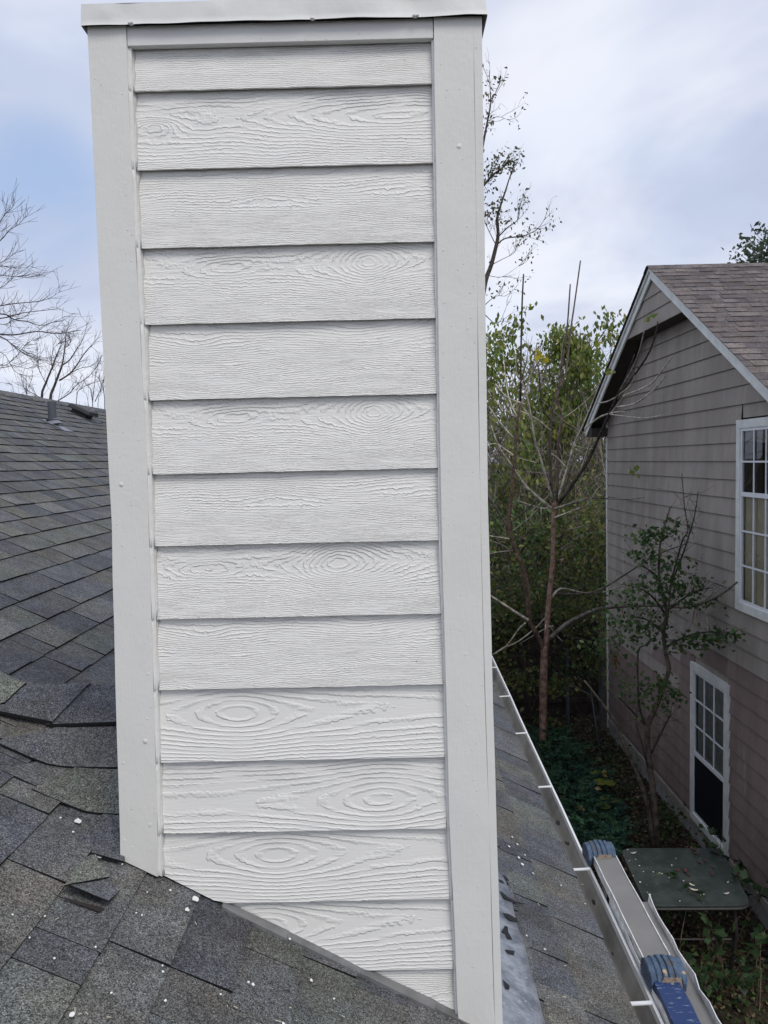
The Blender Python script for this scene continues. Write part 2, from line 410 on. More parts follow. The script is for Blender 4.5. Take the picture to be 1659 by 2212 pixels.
# main ridge caps (uneven ridge line against the sky)
y = Y0; rg = random.Random(5)
while y < Y1:
    l = rg.uniform(.14, .20); zr = roof_z(RIDGE_X); h = .010+rg.uniform(0, .008)
    m_ = MB(); c = tone(rg)
    V = []
    for yy, hh in ((y-.02, .004), (y+l, h)):
        V += [(RIDGE_X-.14, yy, zr-.14*RS+hh), (RIDGE_X-.03, yy, zr-.012+hh), (RIDGE_X+.03, yy, zr-.012+hh), (RIDGE_X+.14, yy, zr-.14*RS+hh),
              (RIDGE_X-.14, yy, zr-.14*RS+hh-.006), (RIDGE_X-.03, yy, zr-.018+hh), (RIDGE_X+.03, yy, zr-.018+hh), (RIDGE_X+.14, yy, zr-.14*RS+hh-.006)]
    m_.add(V, [(0,1,9,8),(1,2,10,9),(2,3,11,10),(3,7,15,11),(8,9,13,12),(9,10,14,13),(10,11,15,14),(0,8,12,4)], [0,0,0,1,1,1,1,1], c)
    m_.build('ridge_cap', [M['shingle'], M['shingle_edge']], house); y += l
M['wall_paint'] = plain('house wall paint', (.42, .41, .39), .8)
M['white_metal'] = plain('white gutter enamel', (.78, .79, .80), .32, var=.06, sc=9)
M['gutter_in'] = plain('stained aluminium', (.31, .30, .28), .5, metal=.15, var=.3, sc=5, bmp=.002, bs=9)
mb = MB(); mb.box(-8.2, 1.05, -1.4, 12.6, -4.7, -1.95); mb.build('wall', M['wall_paint'], house)
mb = MB(); mb.box(1.05, 1.36, -1.7, 12.9, -1.99, -1.97); mb.build('soffit', M['white_metal'], house)
def gutter():
    g = MB(); n = 40
    prof = [(-.012, -1.742), (-.010, -1.752), (.002, -1.80), (.004, -1.876), (.070, -1.880), (.080, -1.868), (.092, -1.82), (.108, -1.80), (.108, -1.768), (.094, -1.760), (.094, -1.764),
            (.1045, -1.772), (.1045, -1.797), (.088, -1.818), (.077, -1.865), (.068, -1.876)]
    # outer skin with thickness: trough (inside) and outside
    out = [(-.004, -1.745), (.0, -1.885), (.074, -1.885), (.086, -1.866), (.098, -1.82), (.113, -1.803), (.113, -1.762), (.101, -1.757), (.101, -1.763), (.108, -1.768), (.106, -1.797), (.093, -1.817), (.082, -1.855), (.066, -1.872), (.040, -1.878), (.016, -1.872), (.004, -1.855), (.002, -1.745)]
    m = len(out); V = []; F = []; Mi = []
    rgg = random.Random(4)
    for i in range(n+1):
        y = Y0 + (Y1-Y0)*i/n; sx = skew(y); j = rgg.uniform(-.002, .002)
        base = 1.380+sx
        for (a, b) in out: V.append((base+a+(j if a > .08 else 0), y, b+j*.6))
    for i in range(n):
        for k in range(m):
            k2 = (k+1) % m; F.append((i*m+k, i*m+k2, (i+1)*m+k2, (i+1)*m+k)); Mi.append(0 if (1 <= k <= 9) else 1)
    F += [tuple(range(m-1, -1, -1)), tuple(range(n*m, (n+1)*m))]; Mi += [0, 0]
    g.add(V, F, Mi); o = g.build('gutter', [M['white_metal'], M['gutter_in']], house)
    for y in (-.28, .544, 1.367, 2.21, 3.031, 3.815, 4.62, 5.43, 6.25):
        s = skew(y); b = 1.382+s
        h = MB(); h.prism([(b-.0, y-.011, -1.757), (b+.103, y-.011, -1.753), (b+.103, y-.011, -1.757), (b-.0, y-.011, -1.761)], (0, .015, 0))
        pass
        h.build('gutter_hanger', M['white_metal'], o)
    return o
gut = gutter()
# debris in the gutter
for (px, py, s, kind) in ((1225, 1825, .017, 0), (1205, 1780, .016, 0), (1305, 1945, .02, 0), (1297, 1920, .010, 0), (1335, 2070, .03, 1), (1342, 2005, .016, 0), (1282, 1953, .013, 0)):
    p = at_z(px, py, -1.86 if kind else -1.80)
    m_ = MB(); rg = random.Random(int(px)); n = 7
    P = [(p[0]+s*(.45+.3*rg.random())*math.cos(a), p[1]+s*1.5*(.6+.6*rg.random())*math.sin(a), p[2]+rg.uniform(0, .012)) for a in np.linspace(0, 2*math.pi, n, endpoint=False)]
    m_.prism(P, (0, 0, .004), 0, (.015, .013, .014) if kind or rg.random() < .4 else (.05, .035, .025)); m_.build('leaf_scrap', M['attr'], house)
m_ = MB(); rg = random.Random(77)
for i in range(1300):
    y = rg.uniform(-.5, 8); s = skew(y); x = 1.382+s+abs(rg.gauss(0, .02))+.004; a = rg.uniform(0, 6.3); l = rg.uniform(.004, .014); z = -1.872+rg.uniform(0, .01)
    if math.sin(y*2.3)+math.sin(y*5.1+1) < .2: continue
    m_.add([(x, y, z), (x+l*math.cos(a), y+l*math.sin(a), z+.004), (x+l*.6*math.cos(a+.6), y+l*math.sin(a+.6)*.6, z+.006)], [(0, 1, 2)], 0, rg.choice([(.07, .045, .03), (.03, .024, .02), (.12, .08, .05)]))
m_.build('leaf_litter', M['attr'], house, kind='stuff')

# cricket behind the chimney: courses that face the camera, woven over the valley
CY, CS = .50, .59
def crk_z(x, y): 
    zb = RA+CS*min(y, 2*CY-y); za = roof_z(x); d = (zb-za)/.035
    return max(za, zb) + .035*.25*math.exp(-abs(d))*1.2
def cricket_strip(x0, x1, y0, y1, col, lift, skewx=0.0, nx=10):
    m_ = MB(); V = []
    for i in range(nx+1):
        f = i/nx
        for (yy, hh) in ((y1+.016, .001), (y0, .0065)):
            x = x0+(x1-x0)*f + (skewx*(1-f) if yy == y0 else 0)
            z = crk_z(x, yy)
            V += [(x, yy, z+lift+hh), (x, yy+.0005, z+lift+hh-.0058)]
    F = []; Mi = []
    for i in range(nx):
        a = 4*i; b = a+4
        F += [(a, a+2, b+2, b), (a+2, a+3, b+3, b+2), (a+1, b+1, b+3, a+3)]; Mi += [0, 1, 1]
    F += [(0, 1, 3, 2), (4*nx, 4*nx+2, 4*nx+3, 4*nx+1)]; Mi += [1, 1]
    m_.add(V, F, Mi, col); m_.build('shingle', [M['shingle'], M['shingle_edge']], house)
cricket_strip(-.60, -.33, .355, .45, PAL[2], .004, .03, 6)
cricket_strip(-.31, -.0, .239, .352, PAL[0], .0085, -.115, 12)
cricket_strip(-.46, -.32, .268, .352, PAL[2], .006, -.05, 6)
cricket_strip(-.20, -.0, .113, .238, PAL[3], .0055, -.07, 10)
cricket_strip(-.31, -.20, .135, .238, PAL[1], .0035, -.05, 6)
cricket_strip(-.085, -.0, .002, .112, PAL[4], .003, -.025, 6)
m_ = MB()       # body under the courses, both slopes
V = []; nx, ny = 14, 12
for i in range(nx+1):
    for j in range(ny+1):
        x = -.66+.66*i/nx; y = .0+1.0*j/ny; V.append((x, y, crk_z(x, y)+.0012 if roof_z(x) < RA+CS*min(y, 2*CY-y)+.02 else roof_z(x)-.004))
m_.add(V, [(i*(ny+1)+j, (i+1)*(ny+1)+j, (i+1)*(ny+1)+j+1, i*(ny+1)+j+1) for i in range(nx) for j in range(ny)], 0, PAL[4]); m_.build('cricket_deck', M['shingle'], house, smooth=True)
for (xa, xb, c, lf) in ((-.95, -.66, PAL[5], .036), (-.68, -.455, (.128, .137, .122), .0335), (-.475, -.255, (.090, .094, .106), .030), (-.275, .002, (.080, .083, .095), .0265)):
    zr = RA+CS*CY; m_ = MB(); V = []; sk = -.065
    prof = [(-.135, 0), (-.07, 0), (-.018, 1), (0, 2), (.018, 1), (.07, 0), (.135, 0)]
    for t_ in (0, 1):
        for (dy, k_) in prof:
            x = (xa if t_ == 0 else xb) + sk*abs(dy)/.135
            z = zr-abs(dy)*CS*1.0 - (.004 if k_ == 2 else 0) + lf + (-.003 if t_ == 0 else .0015)
            z = max(z, roof_z(x)+.016)
            V.append((x, CY+dy, z))
    n = len(prof); V += [(x, y, z-.009) for (x, y, z) in V[:2*n]]
    F = [(i, i+1, n+i+1, n+i) for i in range(n-1)] + [(2*n+i, 3*n+i, 3*n+i+1, 2*n+i+1) for i in range(n-1)] + [(i, 2*n+i, 2*n+i+1, i+1) for i in range(n-1)] + [(0, n, 3*n, 2*n), (n-1, 3*n-1, 4*n-1, 2*n-1)]
    m_.add(V, F, [0]*(n-1)+[1]*(len(F)-n+1), c); m_.build('ridge_cap', [M['shingle'], M['shingle_edge']], house)
# loose cut pieces at the foot of the valley
def roof_piece(pts, lift, th, col, name='shingle', tilt=None):
    P = []
    for i, (a, b) in enumerate(pts):
        l = lift if tilt is None else tilt[i]
        p = on_roof(a, b); P.append((p[0]+NX*l, p[1], p[2]+NZ*l))
    m_ = MB(); n = len(P); d = np.array([NX*th, 0, NZ*th])
    m_.prism(P, d, 0, col, mi_side=1)
    return m_.build(name, [M['shingle'], M['shingle_edge']], house)
q = lambda x, y: (82.3+x*.2315, 1810.4+y*.2315)
roof_piece([q(240, 560), q(300, 400), q(640, 450), q(730, 560), q(600, 700)], .010, .004, PAL[0], tilt=[.030, .019, .017, .018, .028])
roof_piece([q(190, 560), q(290, 385), q(540, 335), q(620, 452), q(240, 560)], .014, .004, (.125, .132, .118), tilt=[.029, .023, .022, .023, .033])
roof_piece([q(280, 380), q(420, 250), q(500, 220), q(540, 335)], .0185, .004, PAL[3])
roof_piece([q(460, 212), q(545, -40), q(768, -60), q(772, 296)], .0195, .004, PAL[4])
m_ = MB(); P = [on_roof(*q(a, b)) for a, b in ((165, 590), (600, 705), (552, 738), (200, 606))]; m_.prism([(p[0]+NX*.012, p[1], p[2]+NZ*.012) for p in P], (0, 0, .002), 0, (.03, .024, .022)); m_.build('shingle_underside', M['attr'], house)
# paint drips and splinters that fell on the shingles
M['drip'] = plain('dried paint drip', (.80, .80, .78), .5, var=.05)
spots = [(163, 1785, 9), (230, 1798, 6), (208, 1860, 9), (416, 1953, 9), (398, 1977, 6), (147, 2208, 7), (152, 1809, 3), (125, 1778, 2.5), (235, 1812, 2), (312, 1940, 2), (300, 1990, 2.5), (540, 2140, 4), (530, 2135, 3), (470, 2162, 2.5),
         (344, 2100, 2.5), (288, 1985, 2), (199, 2060, 2.5), (233, 2160, 3), (350, 2176, 3), (345, 2113, 3), (362, 1935, 3), (258, 1879, 2), (185, 1888, 2), (620, 2040, 3), (666, 2130, 4), (715, 2170, 2.5),
         (1117, 1860, 4), (1124, 1874, 4.5), (1096, 1836, 3), (1114, 1831, 3), (1130, 1854, 2.5), (1148, 1894, 2.5), (1103, 1815, 2.5), (1260, 1960, 2), (1172, 2060, 2.5), (1208, 1920, 2), (1140, 2108, 4), (1133, 2030, 2.5), (605, 2225, 4), (90, 1993, 2), (57, 2040, 2), (20, 1990, 2), (110, 2085, 2.5)]
rg = random.Random(9)
for (a, b, r_) in spots:
    p = on_roof(a, b); pr = r_/FPX*np.linalg.norm(p-CAM)*.80; m_ = MB(); n = 9; P = []
    h = .0155
    for k in range(n):
        an = 2*math.pi*k/n; rr = pr*rg.uniform(.7, 1.15); dx = rr*math.cos(an)/SL; dy = rr*math.sin(an)*1.2
        P.append((p[0]+dx+NX*h, p[1]+dy, roof_z(p[0]+dx)+NZ*h))
    m_.prism(P, (NX*.0012, 0, NZ*.0012)); m_.build('paint_drip', M['drip'], house)
for i in range(20):
    a, b = (rg.uniform(5, 800), rg.uniform(1700, 2200)) if i < 13 else (rg.uniform(1090, 1330), rg.uniform(1750, 2200))
    if i < 13 and b < 1870+(a-262)*.5: b = 2205-rg.random()*30
    p = on_roof(a, b, .016); an = rg.uniform(0, 6.28); l = rg.uniform(.003, .014); dx, dy = math.cos(an)*l, math.sin(an)*l
    m_ = MB().tube([p, (p[0]+dx, p[1]+dy, p[2]-dx*RS+.001)], .0009, 4); m_.build('splinter', plain('pale wood splinter', (.55, .5, .38), .8) if i == 0 else bpy.data.materials['pale wood splinter'], house)

# plumbing vent and box vent near the main ridge
p = on_roof(114, 917); m_ = MB()
M['pipe'] = plain('dark grey painted pipe', (.075, .085, .10), .6); M['lead'] = plain('lead grey flashing', (.19, .20, .235), .5, var=.15); M['black'] = plain('black plastic', (.02, .021, .024), .55)
zb = roof_z(p[0]); m_.tube([(p[0], p[1], zb-.02), (p[0], p[1], zb+.235)], .042, 16); vp = m_.build('vent_pipe', M['pipe'], house, smooth=False)
m_ = MB(); m_.tube([(p[0]+.01, p[1], zb+.0), (p[0]+.004, p[1], zb+.035), (p[0], p[1], zb+.05)], [.085, .058, .05], 16); m_.build('pipe_boot', M['lead'], vp)
m_ = MB(); m_.tube([(p[0], p[1], zb+.046), (p[0], p[1], zb+.054)], [.066, .06], 16); m_.build('pipe_collar', M['black'], vp)
m_ = MB(); P = [(p[0]+dx, p[1]+dy, roof_z(p[0]+dx)+.012) for dx, dy in ((-.08, -.10), (.17, -.10), (.17, .10), (-.08, .10))]; m_.prism(P, (0, 0, .003)); m_.build('pipe_flange', M['lead'], vp)
p = on_roof(176, 898); bx, by = p[0], p[1]; m_ = MB()
def rp(dx, dy, h):
    dx, dy, h = dx*.68, dy*.66, .012+(h-.012)*.8
    return (bx+dx+NX*h, by+dy, roof_z(bx+dx)+NZ*h)
m_.add([rp(-.13, -.17, .0), rp(.12, -.17, .0), rp(.12, .17, 0), rp(-.13, .17, 0), rp(-.13, -.17, .05), rp(.12, -.17, .05), rp(.12, .17, .05), rp(-.13, .17, .05)],
       [(0,3,2,1),(4,5,6,7),(0,1,5,4),(1,2,6,5),(2,3,7,6),(3,0,4,7)]); bv = m_.build('roof_vent', M['black'], house)
m_ = MB(); m_.add([rp(-.20, -.24, .055), rp(.19, -.24, .065), rp(.19, .24, .065), rp(-.20, .24, .055), rp(-.18, -.22, .125), rp(.17, -.22, .135), rp(.17, .22, .135), rp(-.18, .22, .125)],
       [(0,3,2,1),(4,5,6,7),(0,1,5,4),(1,2,6,5),(2,3,7,6),(3,0,4,7)]); bevel(m_.build('vent_hood', M['black'], bv), .012, 2)
m_ = MB(); m_.add([rp(-.30, -.30, .012), rp(.30, -.30, .012), rp(.30, .30, .012), rp(-.30, .30, .012)], [(0, 1, 2, 3)]); m_.build('vent_flange', M['black'], bv)

# ------------------------------------------------------------------ chimney
chim = thing('chimney', 'tall pale grey chimney clad in lap siding with metal cap rising from the roof', 'chimney', (.457, .45, -1.2))
OL = [(1.06, .005), (.25, .007), (-.142, .009), (-.435, .002), (-.907, -.005), (-.99, -.007)]
OR = [(1.06, .913), (-.113, .912), (-.47, .916), (-.675, .919), (-.994, .924), (-1.408, .930), (-1.7, .934)]
IL = [(1.0, .094), (.692, .092), (.333, .097), (-.023, .099), (-.283, .096), (-.537, .092), (-.91, .087), (-1.026, .083)]
IR = [(1.0, .802), (-.193, .799), (-.547, .804), (-.909, .806), (-1.201, .816), (-1.406, .818), (-1.7, .823)]
CD = .93                                                   # depth of the chimney
def strip(name, fl, fr_, z0, z1, y0, y1, mat, n=16, cut=None, wob=.0006, seed=1, parent=None, bev=.0011):
    rg = random.Random(seed); V = []; m_ = MB()
    zs = np.linspace(z1, z0, n+1)
    for z in zs:
        xl, xr = fl(z)+rg.uniform(-wob, wob), fr_(z)+rg.uniform(-wob, wob)
        zl, zr = z, z
        if cut: zl = max(z, cut(xl)); zr = max(z, cut(xr))
        V += [(xl, y0, zl), (xr, y0, zr), (xr, y1, zr), (xl, y1, zl)]
    F = [(0, 1, 2, 3)] + [(4*n+3, 4*n+2, 4*n+1, 4*n)]
    for i in range(n):
        a = 4*i; b = a+4
        F += [(a, b, b+1, a+1), (a+1, b+1, b+2, a+2), (a+2, b+2, b+3, a+3), (a+3, b+3, b, a)]
    m_.add(V, F); o = m_.build(name, mat, parent or chim); bevel(o, bev, 2); return o
foot = lambda x: roof_z(x)+.013
strip('corner_trim', lambda z: interp(OL, z), lambda z: interp(IL, z), -1.04, 1.02, 0, .022, M['trim'], cut=foot, seed=1)
strip('corner_trim', lambda z: interp(IR, z), lambda z: interp(OR, z)-.0195, -1.50, 1.02, 0, .022, M['trim'], cut=foot, seed=2)
# side-facing corner boards whose edge shows beside the front ones
def side_board(x0f, x1f, ya, yb, seed):
    return strip('corner_trim', x0f, x1f, -1.55, 1.02, ya, yb, M['trim'], cut=foot, seed=seed)
side_board(lambda z: interp(OR, z)-.0192, lambda z: interp(OR, z), .0006, .11, 3)
side_board(lambda z: interp(OR, z)-.0195, lambda z: interp(OR, z), CD-.11, CD, 4)
side_board(lambda z: interp(OL, z)+.0005, lambda z: interp(OL, z)+.02, .0225, .11, 5)
side_board(lambda z: interp(OL, z)+.0005, lambda z: interp(OL, z)+.02, CD-.11, CD, 6)
o = strip('frieze_board', lambda z: interp(IL, z)+.0008, lambda z: interp(IR, z)-.0008, .970, 1.02, .0035, .022, M['frieze'], n=2, seed=7)
m_ = MB(); m_.box(.025, .895, .032, CD-.03, -1.9, 1.0); m_.build('sheathing', M['deck'], chim)
ROWS = [.873, .694, .514, .336, .158, -.019, -.1925, -.3715, -.5465, -.728, -.9085, -1.0895, -1.271, -1.45]
STY = ['straight', 'swoop', 'wave', 'fine', 'wave_b', 'fine', 'wave', 'fine_b', 'wave_b', 'knot', 'knot_right', 'knot_mid', 'knot', 'wave']
def lap_board(x0, x1, zb, zt, mat, rg, yb=.0125, yt=.0265, side=None, cutf=foot, nm='siding_board', parent=None, n=22, th=.008):
    """bottom edge proud at y=yb; thickness th; side: (x plane, sign) for the chimney's flanks"""
    xs = np.linspace(x0, x1, n+1); V = []; ok = []
    for x in xs:
        w_ = rg.uniform(-.0006, .0006)
        b = max(zb+w_, cutf(x)) if cutf else zb+w_
        t = max(zt+.02, b+.0005)
        fb = (b-zb)/(zt-zb); y = yb+(yt-yb)*fb + rg.uniform(-.0002, .0002)
        V += [(x, y, b), (x, yt+.0015, t), (x, yt+.0015+.004, t), (x, y+th, b+.0004)]
        ok.append(zt+.018 > b)
    F = []
    for i in range(n):
        if not (ok[i] or ok[i+1]): continue
        a = 4*i; b = a+4; F += [(a, b, b+1, a+1), (a+3, a+2, b+2, b+3), (a, a+3, b+3, b), (a+1, b+1, b+2, a+2)]
    F += [(0, 1, 2, 3), (4*n+3, 4*n+2, 4*n+1, 4*n)]
    if side:
        X, sg = side; V = [(X-sg*y, x, z) if True else 0 for (x, y, z) in V]
    m_ = MB().add(V, F); return m_.build(nm, mat, parent or chim, origin=((x0, 0, zb) if not side else (side[0], x0, zb)))
for f0_, f1_ in ((lambda z: interp(IL, z)-.0005, lambda z: interp(IL, z)+.0075), (lambda z: interp(IR, z)-.005, lambda z: interp(IR, z)+.0005)):
    strip('caulk_bead', f0_, f1_, -1.5, .969, .0095, .03, M['caulk'], n=40, cut=foot, wob=.0009, seed=17, bev=.003)
rg = random.Random(21)
zt = .971
for i, zb in enumerate(ROWS):
    zmid = (zb+zt)/2; xa = interp(IL, zmid)+.003 if zmid > -1.0 else .09; xb = interp(IR, zmid)-.0015
    if i >= 11: xa = max(.0862, (RA-zt-.02)/RS-.02)
    o = lap_board(xa, xb, zb, zt, M['board_'+STY[i]], rg)
    # caulk at both ends
    for (x0, sgn) in ((interp(IL, zmid), 1), (xb+.002, -1)):
        if foot(x0) > zt: continue
        zlo = max(zb, foot(x0)); wv = .012 if sgn == 1 else .006
        P = []
        m_ = MB(); V = []; n = 7
        for k in range(n+1):
            z = zlo+(zt-zlo)*k/n; f = (z-zb)/(zt-zb); y = .0125+.014*f-.0008; ww = wv*rg.uniform(.75, 1.2)*(1.25 if k == n else 1)
            V += [(x0-.0003*sgn, .004+rg.uniform(-.001, .001), z), (x0+sgn*ww, y-.0006, z), (x0+sgn*ww*.45, (.004+y)/2-.0006+.003, z), (x0-.0003*sgn, .03, z)]
        F = []
        for k in range(n):
            a = 4*k; b = a+4; F += [(a, a+2, b+2, b), (a+2, a+1, b+1, b+2), (a+1, a+3, b+3, b+1)]
        F += [(0, 3, 1, 2), (4*n, 4*n+2, 4*n+1, 4*n+3)]
        m_.add(V, F).build('caulk_bead', M['caulk'], chim, smooth=True)
    zt = zb
for (X, sg, fx) in ((.008, -1, -.1), (.918, 1, .93)):
    zt = 1.0
    M['board_flank'] = M['board_wave']
    for zb in ROWS:
        cf = (lambda y, _x=X: roof_z(_x)+.02)
        if zt < roof_z(X): break
        lap_board(.11, CD-.11, zb, zt, M['board_straight'], rg, yb=.004, yt=.016, side=(X, sg), cutf=cf, n=4)
        zt = zb
# metal cap with a dented skirt
def cap():
    m_ = MB(); n, k = 60, 7; rg = random.Random(8); V = []
    dents = [(.10, .02, .028, .004), (.30, .035, .02, -.003), (.52, .01, .02, .003), (.76, .03, .045, .006), (.62, .045, .04, -.003), (.05, .03, .02, -.003), (.88, .01, .02, -.002)]
    def lip(x): return 1.0095 + .0006*math.sin(x*23)+.0004*math.sin(x*51+1)-.0016*(1-min(1, x/.25)) 
    for i in range(n+1):
        x = -.0045+(.9195+.0035)*i/n
        for j in range(k+1):
            f = j/k; z = lip(x)+f*(1.060-lip(x)); y = -.012+.006*f
            for (dx, dz, r, a) in dents: y += a*math.exp(-((x-dx)**2+(z-1.01-dz)**2)/(r*r))
            xx = x + (.006*(1-f) if i == n else 0) - (.001*(1-f) if i == 0 else 0)
            if j == 0: y -= .0025
            V.append((xx, y, z))
    F = [(i*(k+1)+j, (i+1)*(k+1)+j, (i+1)*(k+1)+j+1, i*(k+1)+j+1) for i in range(n) for j in range(k)]
    m_.add(V, F); m_.build('cap_skirt', M['cap'], chim, smooth=True)
    m_ = MB(); 
    m_.add([(-.0045, -.006, 1.0600), (.919, -.006, 1.0600), (.924, CD+.012, 1.060), (-.006, CD+.012, 1.060), (.457, .46, 1.085)], [(0, 1, 4), (1, 2, 4), (2, 3, 4), (3, 0, 4)])
    m_.add([(.9195, -.010, 1.009), (.9245, -.010, 1.009), (.924, CD+.012, 1.009), (.919, -.005, 1.06), (.9185, CD+.012, 1.06)], [(1, 2, 4, 3)])
    m_.add([(-.0048, -.010, 1.009), (-.0045, -.006, 1.06), (-.006, CD+.012, 1.06), (-.008, CD+.012, 1.009)], [(0, 1, 2, 3)])
    m_.add([(-.008, CD+.0115, 1.009), (.924, CD+.0115, 1.009), (.924, CD+.0115, 1.06), (-.008, CD+.0115, 1.06)], [(0, 1, 2, 3)])
    m_.build('cap_top', M['cap'], chim)
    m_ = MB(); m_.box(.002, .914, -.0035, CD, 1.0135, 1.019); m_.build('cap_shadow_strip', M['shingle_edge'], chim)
    for (x, z) in ((.11, 1.0125), (.525, 1.012), (.76, 1.0125)):   # bent tabs and nail heads with paint lumps
        m_ = MB(); s = .0035; P = [(x+s*2.2*math.cos(a)*rg.uniform(.6, 1.2), -.0165, z+s*math.sin(a)*rg.uniform(.5, 1.1)) for a in np.linspace(0, 2*math.pi, 8, endpoint=False)]
        m_.prism(P, (0, .012, 0)); bevel(m_.build('paint_lump', M['caulk'], chim), .002, 2)
cap()
# nail heads showing through the trim paint
rgn = random.Random(31)
for k in range(14):
    z = rgn.uniform(-1.0, .95); left = k % 2 == 0
    x = (interp(OL, z)+rgn.choice([.012, .05, .075, .03])) if left else (interp(IR, z)+rgn.choice([.015, .05, .07]))
    if z < foot(x)+.03: continue
    m_ = MB(); r_ = rgn.uniform(.0022, .0042); P = [(x+r_*math.cos(a)*rgn.uniform(.7, 1.2), -.0007, z+r_*math.sin(a)*rgn.uniform(.7, 1.2)) for a in np.linspace(0, 2*math.pi, 8, endpoint=False)]
    m_.prism(P, (0, .003, 0)); bevel(m_.build('nail_bump', M['trim'], chim), .0009, 2)
# grey counter flashing along the sloping foot, apron on the downhill side
M['galv'] = None
t = NT('old galvanised flashing'); n1 = t.noise(t.coord(), 14, 5, .65); n2 = t.noise(t.coord(loc=(4, 4, 4)), 60, 4, .7)
c = t.mix(t.ramp(n1, .35, .65), (.20, .225, .27), (.42, .45, .50)); c = t.mix(t.ramp(n2, .60, .70), c, (.62, .63, .62)); c = t.mix(t.ramp(t.noise(t.coord(loc=(9, 1, 0)), 20, 4, .6), .66, .72), c, (.06, .06, .065))
M['galv'] = t.done(c, .33, t.bump(n1, .012, .6), metal=.35)
M['tar'] = plain('black roofing tar', (.012, .012, .014), .5, var=.3, bmp=.004)
M['found0'] = plain('grey flashing strip', (.15, .15, .15), .6, var=.3)
for (xa, xb) in ((.24, .402), (.40, .582), (.58, .767), (.765, .93)):
    m_ = MB(); ofs = -.0035 if xa > .5 else -.001
    m_.add([(xa, ofs, roof_z(xa)+.006), (xb, ofs-.0012, roof_z(xb)+.004), (xb, ofs-.001, roof_z(xb)+.013), (xa, ofs, roof_z(xa)+.0165),
            (xa, .02, roof_z(xa)+.010), (xb, .02, roof_z(xb)+.002), (xb, .02, roof_z(xb)+.022), (xa, .02, roof_z(xa)+.020)], [(0,1,2,3),(3,2,6,7),(0,4,5,1),(1,5,6,2),(0,3,7,4)])
    m_.build('step_flashing', M['found0'], chim)
def apron():
    m_ = MB(); pts = []; ys = np.linspace(-.95, 1.04, 40); rg = random.Random(2); V = []
    for y in ys:
        e = 1.066 + rg.uniform(-.003, .003) - (.10*max(0, (y-.80)/.24)**2 if y > .80 else 0)
        for f in np.linspace(0, 1, 6):
            x = .905+(e-.905)*f; V.append((x, y, roof_z(x)+.016+.004*math.sin(y*14+f*2)*f+rg.uniform(0, .0012)+ (.004 if f == 1 else 0)))
    n = 6; F = [(i*n+j, i*n+j+1, (i+1)*n+j+1, (i+1)*n+j) for i in range(39) for j in range(5)]
    m_.add(V, F); o = m_.build('apron_flashing', M['galv'], chim, smooth=True)
    s = o.modifiers.new('thick', 'SOLIDIFY'); s.thickness = .002
    z5 = lambda a, b: (1015+a*.38, 1371.5+b*.38)
    marks = [[(165, 1350), (215, 1385), (222, 1400), (190, 1392)], [(163, 1390), (222, 1415), (218, 1425), (170, 1405)], [(168, 1458), (185, 1465), (215, 1490), (258, 1515), (315, 1532), (255, 1525), (200, 1500)],
             [(185, 1580), (225, 1590), (272, 1618), (272, 1635), (225, 1622)], [(178, 1690), (200, 1655), (215, 1660), (218, 1690), (240, 1730), (215, 1730), (200, 1700)], [(185, 1960), (225, 1995), (225, 2015), (205, 2010)], [(200, 1790), (255, 1800), (250, 1820), (215, 1810)]]
    for mk in marks:
        P = [on_roof(*z5(a, b), .0205) for a, b in mk]; MB().prism(P, (0, 0, .0015)).build('tar_patch', M['tar'], o)
apron()
print('PART1 ok')
# ------------------------------------------------------------------ neighbour's house
NXW, NXF = 4.30, 4.00                                      # gable wall plane, rake fascia plane
PKY, PKZ, PS = 8.043, 2.351, .577                          # ridge, roof pitch
nb = thing('neighbour_house', 'two storey house next door with taupe lap siding, gable end and mauve brown shingle roof', 'house', (6.5, 8, -4.65))
M['nb_side'] = None
def siding_mat(name, c):
    t = NT(name)
    streak = t.noise(t.coord(scale=(1, 2.2, .5)), 1.6, 5, .65)
    st2 = t.noise(t.coord(loc=(3, 0, 0), scale=(1, 6, .8)), 1.3, 4, .7)
    col = t.mix(t.ramp(streak, .35, .7), tuple(x*.84 for x in c), tuple(x*1.12 for x in c))
    col = t.mix(t.ramp(st2, .56, .72, 0, .35), col, (.36, .35, .34))
    col = t.mix(t.ramp(t.noise(t.coord(), 40, 4, .7), .62, .75, 0, .4), col, tuple(x*.7 for x in c))
    return t.done(col, .78, t.bump(t.noise(t.coord(scale=(1, 8, 60)), 3, 4, .6), .002, .7), spec=.3)
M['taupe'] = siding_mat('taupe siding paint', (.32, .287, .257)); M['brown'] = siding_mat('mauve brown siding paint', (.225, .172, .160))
M['nb_trim'] = plain('weathered white trim', (.66, .68, .66), .6, var=.10, sc=7)
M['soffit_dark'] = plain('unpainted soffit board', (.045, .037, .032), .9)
NY0, NY1 = 4.2, 10.975
def rake_z(y): return PKZ - PS*abs(y-PKY)
W_UP = dict(y0=None)
def wy(px, py): p = at_x(px, py, NXW-.03); return p[1], p[2]
